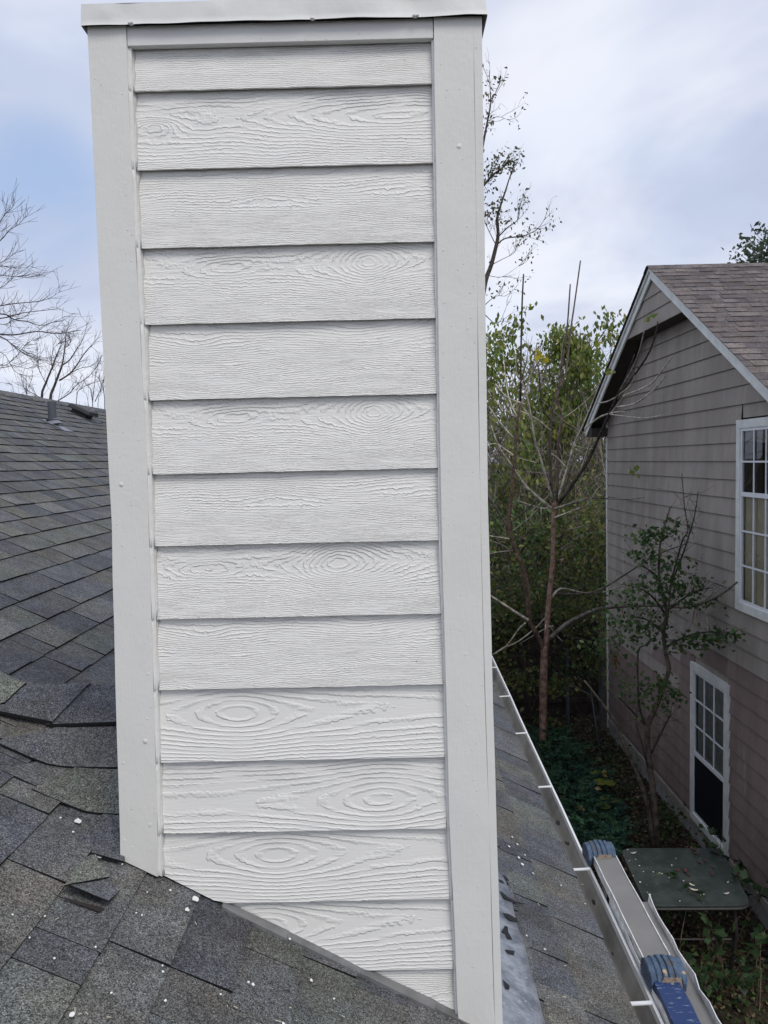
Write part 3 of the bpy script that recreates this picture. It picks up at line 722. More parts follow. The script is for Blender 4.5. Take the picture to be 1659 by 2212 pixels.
# windows measured on the wall plane: outer trim (far y, near y, bottom, top)
U_far = wy(1593, 908)[0]; U_top = wy(1593, 908)[1]; U_bot = wy(1592, 1315)[1]; U_near = U_far-1.22
L_far = wy(1493, 1428)[0]; L_near = wy(1574, 1482)[0]; L_top = wy(1493, 1428)[1]; L_bot = wy(1497, 1768)[1]
wins = [(U_near, U_far, U_bot, U_top), (L_near, L_far, L_bot, L_top)]
rg = random.Random(14); EXN = .1925
z0 = at_x(1591, 996, NXW)[2]; kk = -24
zs = [z0+EXN*k for k in range(-23, 14)]
BASE = -4.47
for zi, zb in enumerate(zs):
    zt = zb+EXN
    segs = [(NY0, NY1)]
    for (a, b, c, d) in wins:
        if zb < d-.03 and zt > c+.03:
            ns = []
            for (s0, s1) in segs:
                if b-.05 <= s0 or a+.05 >= s1: ns.append((s0, s1)); continue
                if s0 < a+.05: ns.append((s0, a+.05))
                if s1 > b-.05: ns.append((b-.05, s1))
            segs = ns
    # boards end at staggered joints
    j = [NY0+(.9 if zi % 2 else 2.6)+rg.uniform(-.3, .3), 7.05+rg.uniform(-.05, .9) if zi % 3 else 8.8]
    ns = []
    for (s0, s1) in segs:
        c = sorted([x for x in j if s0+.3 < x < s1-.3]); e = [s0]+c+[s1]
        ns += [(e[i]+.0007, e[i+1]-.0007) for i in range(len(e)-1)]
    for (s0, s1) in ns:
        poly = [(s0, max(zb, BASE)), (s1, max(zb, BASE)), (s1, zt), (s0, zt)]
        if zt < BASE+.02: continue
        lim = -.10
        poly = clip(poly, (PS, -1.0), PS*PKY-PKZ-lim) if False else poly
        # under the far rake: z <= PKZ+lim-PS(y-PKY); under the near rake: z <= PKZ+lim+PS(y-PKY)
        poly = clip(poly, (-PS, -1.0), -(PKZ+lim)-PS*PKY)
        if poly: poly = clip(poly, (PS, -1.0), PS*PKY-(PKZ+lim))
        if len(poly) < 3: continue
        ym = (s0+s1)/2
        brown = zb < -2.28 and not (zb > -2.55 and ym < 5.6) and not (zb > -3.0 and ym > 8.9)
        P = []; 
        def px_(z): return NXW - .024 + .019*((z-zb)/EXN)
        front = [(px_(z), y, z) for (y, z) in poly]; back = [(x+.010, y, z+.0) for (x, y, z) in front]
        n = len(poly); F = [tuple(range(n)), tuple(range(2*n-1, n-1, -1))]+[(i, n+i, n+(i+1) % n, (i+1) % n) for i in range(n)]
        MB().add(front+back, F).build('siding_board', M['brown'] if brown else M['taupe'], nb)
# body of the house (inside of the siding), base board, corner board
m_ = MB(); m_.prism([(NXW-.004, NY0, BASE), (NXW-.004, NY1, BASE), (NXW-.004, NY1, rake_z(NY1)-.11), (NXW-.004, PKY, PKZ-.11), (NXW-.004, NY0, rake_z(NY0)-.11)], (.004, 0, 0)); 
nbw = MB(); 
# back layer with window openings: rectangles around them
ycuts = sorted([NY0, U_near+.06, U_far-.06, L_near+.06, L_far-.06, NY1])
ys_ = [NY0, U_near+.06, U_far-.06, NY1]
def quadw(y0, y1, z0_, z1_): nbw.box(NXW, NXW+.1, y0, y1, z0_, z1_)
quadw(NY0, U_near+.06, U_bot+.06, rake_z(NY0)-.15) if rake_z(NY0)-.15 > U_bot+.06 else None
quadw(U_far-.06, NY1, U_bot+.06, rake_z(NY1)-.15); quadw(U_near+.06, U_far-.06, U_top-.06, U_top+.02)
nbw.prism([(NXW, NY0, rake_z(NY0)-.15), (NXW, NY1, rake_z(NY1)-.15), (NXW, PKY, PKZ-.15)], (.1, 0, 0))
quadw(NY0, NY1, L_top-.06, U_bot+.06); quadw(NY0, L_near+.06, L_bot+.06, L_top-.06); quadw(L_far-.06, NY1, L_bot+.06, L_top-.06); quadw(NY0, NY1, -4.7, L_bot+.06)
nbw.box(NXW+.1, 14, NY1-.1, NY1, -4.7, .35); nbw.box(NXW+.1, 14, NY0, NY0+.1, -4.7, .1); nbw.box(13.9, 14, NY0+.1, NY1-.1, -4.7, .1)
nbw.build('wall', M['taupe'], nb)
m_ = MB(); m_.box(NXW-.03, NXW-.001, NY0, NY1-.02, -4.475, -4.38); m_.build('base_board', M['taupe'], nb)
M['found'] = plain('painted foundation', (.33, .32, .31), .9, var=.25, sc=9)
m_ = MB(); m_.box(NXW-.012, NXW-.001, NY0, NY1-.03, -4.7, -4.475); m_.build('foundation', M['found'], nb)
m_ = MB(); m_.box(NXW-.032, NXW+.03, NY1+.0005, NY1+.05, -4.55, rake_z(NY1)-.1); m_.build('corner_board', M['nb_trim'], nb)
# rake fascia boards, gable infill, soffits
def rake(y_a, y_b, top, bot, x0, x1, name, mat):
    m_ = MB(); m_.prism([(x0, y_a, rake_z(y_a)+top), (x0, y_b, rake_z(y_b)+top), (x0, y_b, rake_z(y_b)+bot), (x0, y_a, rake_z(y_a)+bot)], (x1-x0, 0, 0)); return m_.build(name, mat, nb)
EY1, EY0 = 11.28, 3.9
for (a, b) in ((PKY+.0005, EY1), (PKY-.0005, EY0)):
    rake(a, b, -.012, -.155, NXF, NXF+.022, 'rake_board', M['nb_trim'])
    rake(a, b, -.008, -.055, NXF-.02, NXF-.0005, 'rake_trim', M['nb_trim'])
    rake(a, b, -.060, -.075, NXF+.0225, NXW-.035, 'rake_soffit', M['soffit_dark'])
INF = 1.605
for i, (za, zb_) in enumerate(((INF, 1.80), (1.80, 1.99), (1.99, 2.19))):
    def hw(z): return max(0, (PKZ-.135-z)/PS)
    x = NXF+.030; top = min(zb_, 2.21)
    m_ = MB(); m_.prism([(x-.006, PKY-hw(za), za), (x-.006, PKY+hw(za), za), (x+.008, PKY+hw(top), top), (x+.008, PKY-hw(top), top)], (.011, 0, 0)); m_.build('gable_board', M['taupe'], nb)
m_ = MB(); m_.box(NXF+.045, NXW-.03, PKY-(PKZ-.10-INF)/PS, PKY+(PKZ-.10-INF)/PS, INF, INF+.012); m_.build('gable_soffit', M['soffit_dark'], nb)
# roof planes with shingles
def nb_slab(sg):
    m_ = MB(); ye = EY1 if sg > 0 else EY0
    P = [(NXF-.03, PKY, PKZ), (NXF-.03, ye, rake_z(ye)), (NXF-.03, ye, rake_z(ye)-.012), (NXF-.03, PKY, PKZ-.012)]
    m_.prism(P, (10.2, 0, 0)); m_.build('roof_deck', M['nb_edge'], nb)
nb_slab(1); nb_slab(-1)
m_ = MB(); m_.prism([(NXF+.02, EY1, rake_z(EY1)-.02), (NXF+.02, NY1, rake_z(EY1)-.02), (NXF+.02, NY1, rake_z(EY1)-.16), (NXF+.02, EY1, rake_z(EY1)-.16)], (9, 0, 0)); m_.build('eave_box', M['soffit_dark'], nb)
NBP = [(.130, .110, .110), (.142, .121, .120), (.117, .100, .100), (.152, .132, .128), (.103, .087, .089), (.134, .116, .113)]
nbt = []
CN = math.hypot(1, PS)
for sg in (1, -1):
    EXY = .1235; k = 0
    ye_ = EY1 if sg > 0 else EY0
    while True:
        a = k*EXY; b = a+EXY
        if a > abs(ye_-PKY): break
        rgk = random.Random(500+k*3+sg); x = NXF-.045+rgk.uniform(-.15, 0); high = rgk.random() < .5
        first = True
        while x < 14:
            L_ = rgk.choice([.12, .16, .2, .26, .32]) if x < 7 else 1.0
            x1 = x+L_; xa = max(x, NXF-.047)
            if x1 > xa+.01:
                th = .0065+(.005 if high else 0)
                def P(xx, d, h): y = PKY+sg*(-1)*d*-1 if False else PKY+sg*d; return (xx, y+sg*PS/CN*h, PKZ-PS*d+h/CN)
                jt = rgk.uniform(-.002, .002)
                V = [P(xa+.001, a-.012, .001), P(x1-.001, a-.012, .001), P(x1-.001, b+jt, .002), P(xa+.001, b+jt, .002), P(xa+.001, a-.012, .003), P(x1-.001, a-.012, .003), P(x1-.001, b+jt, th), P(xa+.001, b+jt, th)]
                c = rgk.choice(NBP); s = rgk.uniform(.9, 1.1)*(1.0 if high else .86); c = tuple(t_*s for t_ in c)
                size = 0 if sg > 0 else 1.0/((x-CAM[0])**2+(PKY-a-CAM[1])**2) if (x-CAM[0])/(PKY-a-CAM[1]) < .52 else 0
                nbt.append((size, V, [(4, 5, 6, 7), (7, 6, 2, 3), (4, 7, 3, 0), (5, 1, 2, 6), (0, 3, 2, 1)], [0, 1, 1, 1, 1], c))
            x = x1; high = not high
        k += 1
nbt.sort(key=lambda t: -t[0])
for t in nbt[:290]: MB().add(t[1], t[2], t[3], t[4]).build('shingle', [M['nb_shingle'], M['nb_edge']], nb)
m_ = MB()
for t in nbt[290:]: m_.add(t[1], t[2], t[3], t[4])
m_.build('shingle_field', [M['nb_shingle'], M['nb_edge']], nb, kind='stuff')
x = NXF-.04
rg = random.Random(6)
while x < 14:
    l = rg.uniform(.16, .2) if x < 7 else .8; m_ = MB(); c = rg.choice(NBP); V = []
    for xx, h in ((x-.01, .008), (x+l, .015)):
        V += [(xx, PKY-.12, PKZ-.12*PS+h), (xx, PKY-.02, PKZ-.006+h), (xx, PKY+.02, PKZ-.006+h), (xx, PKY+.12, PKZ-.12*PS+h)]
    V += [(a, b, c_-.007) for (a, b, c_) in V]
    m_.add(V, [(0, 1, 5, 4), (1, 2, 6, 5), (2, 3, 7, 6), (8, 12, 13, 9), (9, 13, 14, 10), (10, 14, 15, 11), (4, 5, 13, 12), (5, 6, 14, 13), (6, 7, 15, 14), (0, 4, 12, 8), (3, 11, 15, 7)], 0, c)
    m_.build('ridge_cap', M['nb_shingle'], nb); x += l
# windows
def glass(name, tint, rough=.02):
    t = NT(name); t.nt.nodes.remove(t.b)
    g = t.N('ShaderNodeBsdfGlossy'); g.inputs['Roughness'].default_value = rough; g.inputs[0].default_value = (.9, .93, .95, 1)
    tr = t.N('ShaderNodeBsdfTransparent'); tr.inputs[0].default_value = tint+(1,)
    fr = t.N('ShaderNodeFresnel'); fr.inputs[0].default_value = 1.5
    mx = t.N('ShaderNodeMixShader'); t.L(fr.outputs[0], mx.inputs[0]); t.L(tr.outputs[0], mx.inputs[1]); t.L(g.outputs[0], mx.inputs[2]); t.L(mx.outputs[0], t.out.inputs[0])
    return t.mat
M['glass'] = glass('window glass', (.8, .82, .82)); M['muntin'] = plain('white vinyl', (.70, .73, .76), .45, var=.04)
M['room'] = plain('dim room', (.02, .02, .022), .9); M['curtain'] = plain('beige curtain', (.75, .68, .52), .9, var=.1, sc=4); M['blind'] = plain('grey blind slat', (.60, .62, .62), .7); M['screen'] = plain('insect screen', (.008, .009, .014), .6, spec=.2)
def window(a, b, c, d, rows_top, rows_bot, cols, mr, kind):
    """a near y, b far y, c bottom, d top; mr: height of the meeting rail"""
    w_ = MB(); X0, X1 = NXW-.045, NXW+.03; tw = .085
    w_.box(X0, X1, a, b, d-tw, d); f = w_.build('window', M['nb_trim'], nb)
    MB().box(X0+.002, X1, b-tw, b-.0005, c+.0005, d-tw-.0005).build('window_trim', M['nb_trim'], f)
    MB().box(X0+.002, X1, a+.0005, a+tw, c+.0005, d-tw-.0005).build('window_trim', M['nb_trim'], f)
    MB().box(X0-.004, X1, a+tw+.0005, b-tw-.0005, c, c+tw).build('sill', M['nb_trim'], f)
    ga, gb, gc, gd = a+tw, b-tw, c+tw, d-tw; fw = .03; XS = NXW-.034
    sh = MB(); sh.box(XS, XS+.03, ga, ga+fw, gc, gd); sh.box(XS, XS+.03, gb-fw, gb, gc, gd); sh.box(XS+.001, XS+.03, ga+fw, gb-fw, gd-fw, gd); sh.box(XS+.001, XS+.03, ga+fw, gb-fw, gc, gc+fw)
    sh.box(XS-.006, XS+.03, ga+fw, gb-fw, mr-.022, mr+.022); sh.build('sash', M['muntin'], f)
    ga += fw; gb -= fw; gc += fw; gd -= fw
    XG = XS+.016
    for (lo, hi, rows, cc) in ((mr+.022, gd, rows_top, cols), (gc, mr-.022, rows_bot, cols if rows_bot > 1 else 1)):
        mw = .009
        for r_ in range(rows):
            for k in range(cc):
                y0 = ga+(gb-ga)*k/cc; y1 = ga+(gb-ga)*(k+1)/cc; z0_ = lo+(hi-lo)*r_/rows; z1_ = lo+(hi-lo)*(r_+1)/rows
                if kind == 'screen' and hi < mr: MB().box(XG-.012, XG-.010, y0, y1, z0_, z1_).build('insect_screen', M['screen'], f)
                MB().add([(XG, y0, z0_), (XG, y1, z0_), (XG, y1, z1_), (XG, y0, z1_)], [(0, 3, 2, 1)]).build('pane', M['glass'], f)
        for r_ in range(1, rows): z = lo+(hi-lo)*r_/rows; MB().box(XG-.012, XG-.002, ga, gb, z-mw, z+mw).build('muntin', M['muntin'], f)
        for k in range(1, cc): y = ga+(gb-ga)*k/cc; MB().box(XG-.013, XG-.003, y-mw, y+mw, lo, hi).build('muntin', M['muntin'], f)
    room = MB(); room.add([(X1-.03, a+.01, c+.01), (X1-.03, b-.01, c+.01), (X1-.03, b-.01, d-.01), (X1-.03, a+.01, d-.01), (X1+.6, a, c), (X1+.6, b, c), (X1+.6, b, d), (X1+.6, a, d)], [(4, 7, 6, 5), (0, 4, 5, 1), (2, 6, 7, 3), (0, 3, 7, 4), (1, 5, 6, 2)])
    room.build('window_recess', M['room'], f)
    if kind == 'screen':
        z = mr+.03; n = 0
        while z < gd:
            MB().add([(XG+.012, ga, z), (XG+.012, gb-.03, z), (XG+.022, gb-.03, z+.022), (XG+.022, ga, z+.022)], [(0, 1, 2, 3)]).build('blind_slat', M['blind'], f); z += .026
    else:
        m_ = MB(); V = []; n = 40
        for i in range(n+1):
            y = ga+(gb-ga)*i/n; xx = XG+.02+.008*math.sin(i*1.3)+.003*math.sin(i*3.1); V += [(xx, y, gc), (xx, y, mr+.01)]
        m_.add(V, [(2*i, 2*i+2, 2*i+3, 2*i+1) for i in range(n)]).build('curtain', M['curtain'], f, smooth=True)
    return f
mrU = at_x(1608, 1067, NXW)[2]; mrL = at_x(1510, 1630, NXW)[2]
window(U_near, U_far, U_bot, U_top, 2, 3, 4, mrU, 'curtain')
window(L_near, L_far, L_bot, L_top, 3, 1, 3, mrL, 'screen')

# ------------------------------------------------------------------ ladder beside the gutter
lad = thing('ladder', 'aluminium ladder lying along the outside of the white gutter with ribbed blue rubber end caps', 'ladder', (1.56, .4, -1.9))
M['alu'] = plain('dull aluminium', (.25, .24, .225), .45, metal=.45, var=.08, sc=5, bmp=.001, bs=20); M['alu_b'] = plain('bright aluminium edge', (.74, .74, .73), .4, metal=.25, var=.2, sc=30)
def blue_mat():
    t = NT('worn blue rubber'); n = t.noise(t.coord(), 38, 5, .7); n2 = t.noise(t.coord(loc=(2, 0, 5)), 22, 3, .6)
    c = t.mix(t.ramp(n, .35, .65), (.035, .065, .12), (.075, .12, .185)); c = t.mix(t.ramp(n2, .54, .66), c, (.08, .075, .07)); c = t.mix(t.ramp(t.noise(t.coord(loc=(8, 3, 5)), 16, 2, .6), .66, .71), c, (.42, .30, .19))
    return t.done(c, .6, t.bump(n, .004, .8))
M['blue'] = blue_mat()
def tape_mat():
    t = NT('scuffed blue tape'); n = t.noise(t.coord(scale=(2, 12, 12)), 12, 4, .7); c = t.mix(t.ramp(n, .60, .66), (.010, .035, .13), (.26, .32, .42)); return t.done(c, .5, t.bump(n, .004, .8))
M['tape'] = tape_mat()
LY = lambda x, y: x+.0173*(y-.5)
def rail(y0, y1, xc, wd, zt_, fl, name='rail', n=14, seed=1, rag=.0):
    """U channel with its web uppermost and raised lips"""
    r_ = random.Random(seed); m_ = MB(); V = []; Mi = []
    for i in range(n+1):
        y = y0+(y1-y0)*i/n; dx = .0173*(y-.5); h = wd/2; j1 = r_.uniform(-rag, rag); j2 = r_.uniform(-rag, rag)
        pr = [(-h+j1, zt_+fl+j2), (-h+.0035+j1, zt_+fl+j2), (-h+.004, zt_), (h-.004, zt_), (h-.0035+j2, zt_+fl+j1), (h+j2, zt_+fl+j1), (h, zt_-.035), (h-.004, zt_-.035), (h-.004, zt_-.005), (-h+.004, zt_-.005), (-h+.004, zt_-.035), (-h, zt_-.035)]
        V += [(xc+dx+a, y, b) for a, b in pr]
    k = 12; F = []
    for i in range(n):
        for j in range(k): F.append((i*k+j, i*k+(j+1) % k, (i+1)*k+(j+1) % k, (i+1)*k+j)); Mi.append(1 if j in (0, 4, 5, 11, 1, 3) else 0)
    F += [tuple(range(k-1, -1, -1)), tuple(range(n*k, (n+1)*k))]; Mi += [0, 0]
    m_.add(V, F, Mi); return m_.build(name, [M['alu'], M['alu_b']], lad)
rail(.60, 1.46, 1.553, .098, -1.715, .005, seed=2, rag=.001)
rail(-1.6, 1.12, 1.578, .158, -1.762, .026, n=40, seed=3, rag=.0055)
rail(-1.6, .70, 1.545, .078, -1.728, .004, seed=4)
for xx in (1.553, 1.575):
    m_ = MB(); m_.prism([(xx-.04, -1.6, -2.15), (xx+.04, -1.6, -2.15), (xx+.04, -1.6, -2.12), (xx-.04, -1.6, -2.12)], (0, 3.0 if xx < 1.56 else 2.7, 0)); m_.build('lower_rail', M['alu'], lad)
for y in (-1.3, -1.0, -.7, -.4, -.1, .2, .5, .8, 1.1, 1.38): MB().tube([(1.56, y, -1.75), (1.56, y, -2.13)], .014, 8).build('rung', M['alu'], lad)
def end_cap(yc, xc, zc, tilt, seed):
    o = MB(); prof = [(-.050, -.045), (-.058, -.015), (-.045, .006), (-.015, .020), (.022, .020), (.048, .004), (.056, -.03), (.050, -.05)]
    wd = .120
    o.prism([(xc-wd/2, yc+a*.93, zc+b*.9-.002) for a, b in prof], (wd, 0, 0)); c = o.build('end_cap', M['blue'], lad); bevel(c, .004, 2)
    for k in range(6):
        x0 = xc-wd/2-.001+k*wd/5.9; m_ = MB(); dz = -.010*((k-2.5)/2.5)**2
        m_.prism([(x0, yc+a*1.06, zc+b*1.08+.003+dz) for a, b in prof], (.0155, 0, 0)); bevel(m_.build('rib', M['blue'], c), .0045, 2)
    m_ = MB(); m_.prism([(xc-.035, yc-.064, zc-.030), (xc+.040, yc-.064, zc-.034), (xc+.036, yc-.060, zc-.004), (xc-.02, yc-.060, zc-.002)], (0, .004, 0)); m_.build('worn_patch', plain('rubbed tan rubber', (.26, .20, .15), .7, var=.4, sc=60, bmp=.004) if seed == 1 else bpy.data.materials['rubbed tan rubber'], c)
    m_ = MB(); m_.tube([(xc+.004, yc-.058, zc-.022), (xc+.004, yc-.072, zc-.023)], [.011, .009], 6); m_.build('bolt', M['alu'], c)
end_cap(1.435, 1.558, -1.700, 0, 1); end_cap(.640, 1.558, -1.700, 0, 2)
m_ = MB(); V = []; n = 24; r_ = random.Random(3)
for i in range(n+1):
    y = -.9+1.50*i/n; j = r_.uniform(-.0015, .0015); dx = .0173*(y-.5); V += [(1.545+dx-.042+j, y, -1.760), (1.545+dx-.041+j, y, -1.715), (1.545+dx+.041+j, y, -1.715+j), (1.545+dx+.042+j, y, -1.760)]
m_.add(V, [(4*i+k, 4*i+k+1, 4*i+k+5, 4*i+k+4) for i in range(n) for k in range(3)]).build('tape_wrap', M['tape'], lad)

# ------------------------------------------------------------------ patio table and the things on it
M['slate'] = None
t = NT('grimy green glass table top'); n = t.noise(t.coord(), 6, 5, .7); c = t.mix(t.ramp(n, .35, .7), (.030, .040, .036), (.060, .072, .066)); c = t.mix(t.ramp(t.voro(t.coord(), 22), .09, .05), c, (.45, .46, .45)); M['slate'] = t.done(c, .35, None, spec=.5)
tab = thing('patio_table', 'low dark green grey patio table with rounded corners standing in the gap between the houses', 'table', (3.36, 5.25, -4.65))
cor = [(2.86, 4.76), (3.78, 4.74), (3.93, 5.74), (2.93, 5.78)]; P = []
for i in range(4):
    a = np.array(cor[i-1]); b = np.array(cor[i]); c = np.array(cor[(i+1) % 4]); u1 = (a-b)/np.linalg.norm(a-b); u2 = (c-b)/np.linalg.norm(c-b)
    for f in np.linspace(0, 1, 6): r_ = .13; p = (b+u1*r_)*(1-f)**2+2*f*(1-f)*b+(b+u2*r_)*f*f; P.append((p[0], p[1], -3.972))
bevel(MB().prism(P, (0, 0, .022)).build('table_top', M['slate'], tab), .004, 2)
M['iron'] = plain('dark painted iron', (.03, .028, .027), .6)
m_ = MB(); cen = np.mean(P, axis=0); Q = [tuple(cen+(np.array(p)-cen)*.985+np.array((0, 0, -.015))) for p in P]; m_.tube(Q+[Q[0]], .014, 6); m_.build('table_rim', M['iron'], tab)
for (x, y) in ((2.98, 4.9), (3.68, 4.88), (3.82, 5.62), (3.04, 5.66)): MB().tube([(x, y, -3.98), (x+.02, y-.02, -4.3), (x-.02, y, -4.66)], .016, 6).build('leg', M['iron'], tab)
MB().tube([(2.97, 4.9, -4.35), (3.66, 4.88, -4.35)], .010, 5).build('stretcher', M['iron'], tab)
MB().tube([(3.03, 5.66, -4.35), (3.81, 5.62, -4.35)], .010, 5).build('stretcher', M['iron'], tab)
zr2 = lambda a, b: (1206.9+a*.2725, 1755.5+b*.2725)
def curl(px, py, l, col, an, nm='curled_leaf', lab='', cat='leaf', grp=None, z=-3.948):
    p = at_z(px, py, z); n = 6; V = []; ca, sa = math.cos(an), math.sin(an)
    for i in range(n+1):
        s = -1+2*i/n; w_ = .33*l*math.sqrt(max(.02, 1-s*s)); h = .25*l*s*s
        for k_ in (-1, 0, 1):
            a = s*l*.9; b = k_*w_; V.append((p[0]+a*ca-b*sa, p[1]+a*sa+b*ca, p[2]+.004+h+abs(k_)*.2*l))
    m_ = MB().add(V, [(3*i+k, 3*i+k+1, 3*i+k+4, 3*i+k+3) for i in range(n) for k in range(2)], 0, col)
    o = m_.build(nm, M['attr'], None, smooth=True, origin=tuple(p)); o.modifiers.new('thick', 'SOLIDIFY').thickness = .002
    return tag(o, lab, cat, grp)
pale = (.62, .58, .46); red = (.09, .04, .035)
curl(*zr2(1055, 580), .032, pale, 2.2, lab='pale curled leaf, rearmost of the pale three near the table front edge')
curl(*zr2(1068, 620), .042, pale, 2.6, lab='longest pale curled leaf near the front edge of the patio table')
curl(*zr2(1138, 662), .028, pale, 0.4, lab='pale ring shaped leaf at the front edge of the patio table')
curl(*zr2(1330, 650), .034, (.5, .48, .42), .3, lab='pale curled leaf near the front right corner of the patio table')
curl(*zr2(1340, 560), .024, (.45, .42, .36), .8, lab='small pale leaf near the right edge of the patio table')
curl(*zr2(592, 328), .034, (.6, .6, .57), .2, nm='paper_scrap', lab='crumpled white scrap on the far left corner of the patio table', cat='scrap')
for i, (a, b, l, an) in enumerate(((940, 465, .04, .4), (1005, 470, .045, 1.2), (1030, 500, .03, 2.0), (1065, 300, .045, 2.1), (1115, 400, .04, 1.7), (1160, 390, .035, 1.9), (1085, 330, .04, 2.9), (1225, 440, .03, 1.5), (1215, 495, .035, 1.0))):
    curl(*zr2(a, b), l, red, an, lab=['leftmost dark red dead leaf in the middle of the patio table', 'middle dark red dead leaf of the three at the table centre', 'reddish brown dead leaf nearest the viewer at the table centre', 'dark red dead leaf closest to the far edge of the patio table', 'left one of two dark red leaves side by side right of table centre', 'right one of two dark red leaves side by side right of table centre', 'dark red dead leaf just below the farthest one on the patio table', 'upper dark red leaf near the right edge of the patio table', 'lower dark red leaf near the right edge of the patio table'][i], grp='dark red dead leaves on the patio table', nm='dead_leaf')
M['ply'] = M['drip']
for i, (a, b) in enumerate(((645, 550), (705, 632), (720, 648), (672, 466), (590, 500), (800, 478), (815, 482), (875, 515), (928, 362), (640, 420), (896, 416), (990, 540), (750, 470), (560, 380), (610, 370), (1120, 610), (960, 700), (545, 295))):
    p = at_z(*zr2(a, b), -3.949); r_ = random.Random(i); s = r_.uniform(.004, .011)
    MB().prism([(p[0]+s*math.cos(k)*r_.uniform(.6, 1.2), p[1]+s*math.sin(k)*r_.uniform(.6, 1.2), p[2]) for k in np.linspace(0, 6.28, 7, endpoint=False)], (0, 0, .0015)).build('paint_drip', M['drip'], tab)

# ------------------------------------------------------------------ fences
M['fence'] = plain('old dark fence plank', (.055, .045, .038), .95, var=.4, sc=6, bmp=.004, bs=30)
def fence(x0, x1, y, z0_, z1_, wd, label, mat, seed):
    f = thing('wood_fence', label, 'fence', ((x0+x1)/2, y, z0_)); r_ = random.Random(seed); x = x0
    while x < x1:
        j = r_.uniform(-.02, .02); MB().box(x+.003, x+wd-.003, y+r_.uniform(-.004, .004), y+.02, z0_, z1_+j).build('plank', mat, f); x += wd
    for z in (z0_+.3, z1_-.25): MB().box(x0, x1, y-.045, y-.006, z-.04, z+.04).build('rail', mat, f)
    return f
fence(.9, 4.28, 12.0, -4.68, -2.88, .14, 'dark wooden plank fence closing the far end of the gap behind the tree trunk', M['fence'], 1)
M['fence2'] = plain('grey weathered plank', (.17, .13, .115), .9, var=.3, sc=5)
fence(-2, 14, 25.0, -4.68, -2.75, .26, 'weathered grey fence half hidden in the greenery far behind the houses', M['fence2'], 2)
M['post'] = plain('blue grey steel post', (.11, .13, .16), .5, metal=.3)
for (px, nm, lab) in ((1226, 'fence_post', 'blue grey metal post before the dark fence, nearer the big tree trunk'), (1299, 'fence_post', 'blue grey metal post before the dark fence, nearer the neighbour house corner')):
    p = at_y(px, 1500, 11.6); o = MB().tube([(p[0], 11.6, -4.68), (p[0], 11.6, -3.35)], .032, 8).build(nm, M['post'], None, origin=(p[0], 11.6, -4.66)); tag(o, lab, 'post', 'metal fence posts')
P = [at_z(px, py, -4.6) for px, py in ((1272, 1490), (1278, 1540), (1288, 1580))]
P = [at_y(1270, 1450, 11.55), at_y(1277, 1500, 11.4), at_y(1285, 1555, 11.0), at_z(1292, 1600, -4.6), at_z(1300, 1650, -4.6), at_z(1330, 1700, -4.6), at_z(1345, 1760, -4.6)]
tag(MB().tube(P, .011, 6).build('garden_hose', plain('dark teal hose', (.02, .055, .055), .5), None, smooth=True, origin=tuple(P[3])), 'dark teal garden hose trailing from the back fence across the leaf litter', 'hose')

# ------------------------------------------------------------------ vegetation
def norm(v): v = np.array(v, float); return v/(np.linalg.norm(v)+1e-12)
def at_front(px, py, y, xm=3.86, ymax=11.9):
    p = at_y(px, py, y)
    if y < ymax and p[0] > xm: p = at_x(px, py, xm if p[2] > -.2 or xm > 4 else min(4.12, xm+.25))
    return p
class Leaves:
    def __init__(s): s.p = []; s.d = []; s.s = []; s.c = []
    def add(s, p, d, size, col): s.p.append(p); s.d.append(d); s.s.append(size); s.c.append(col)
    def cluster(s, p, k, spread, size, cols, rg, droop=.3):
        for _ in range(k):
            q_ = np.array(p)+rg.normal(0, spread, 3); d = rg.normal(0, 1, 3); d[2] -= droop*2
            c = np.array(cols[rg.integers(len(cols))])*rg.uniform(.7, 1.25)
            s.add(q_, d, size*rg.uniform(.7, 1.25), c)
    def build(s, name, parent, kind=None, aspect=.42, mat=None, seed=0):
        if not s.p: return
        rg = np.random.default_rng(seed); P = np.array(s.p); D = np.array(s.d); D /= np.linalg.norm(D, axis=1, keepdims=True)+1e-9
        S = np.array(s.s)[:, None]; up = rg.normal(0, 1, P.shape); A = np.cross(D, up); A /= np.linalg.norm(A, axis=1, keepdims=True)+1e-9; N_ = np.cross(A, D)
        v0 = P; v1 = P+D*S*.45+A*S*aspect+N_*S*.10; v2 = P+D*S; v3 = P+D*S*.45-A*S*aspect+N_*S*.10; vm = P+D*S*.5
        V = np.stack([v0, v1, v2, v3], 1).reshape(-1, 3); n = len(P)
        if parent is not None: V = V-np.array(world_loc(parent))
        me = bpy.data.meshes.new(name); me.vertices.add(4*n); me.vertices.foreach_set('co', V.ravel().astype(np.float32))
        idx = (np.arange(n)[:, None]*4+np.array([0, 1, 2, 0, 2, 3])[None]).ravel().astype(np.int32)
        me.loops.add(6*n); me.loops.foreach_set('vertex_index', idx); me.polygons.add(2*n)
        me.polygons.foreach_set('loop_start', np.arange(0, 6*n, 3, dtype=np.int32)); me.polygons.foreach_set('loop_total', np.full(2*n, 3, np.int32))
        me.materials.append(mat or M['leaf']); a = me.color_attributes.new('tone', 'FLOAT_COLOR', 'POINT')
        C4 = np.ones((4*n, 4), np.float32); C4[:, :3] = np.repeat(np.array(s.c), 4, axis=0); a.data.foreach_set('color', C4.ravel()); me.update(); me.validate()
        o = bpy.data.objects.new(name, me); COL.objects.link(o)
        if parent is not None: o.parent = parent
        if kind: o['kind'] = kind
        return o
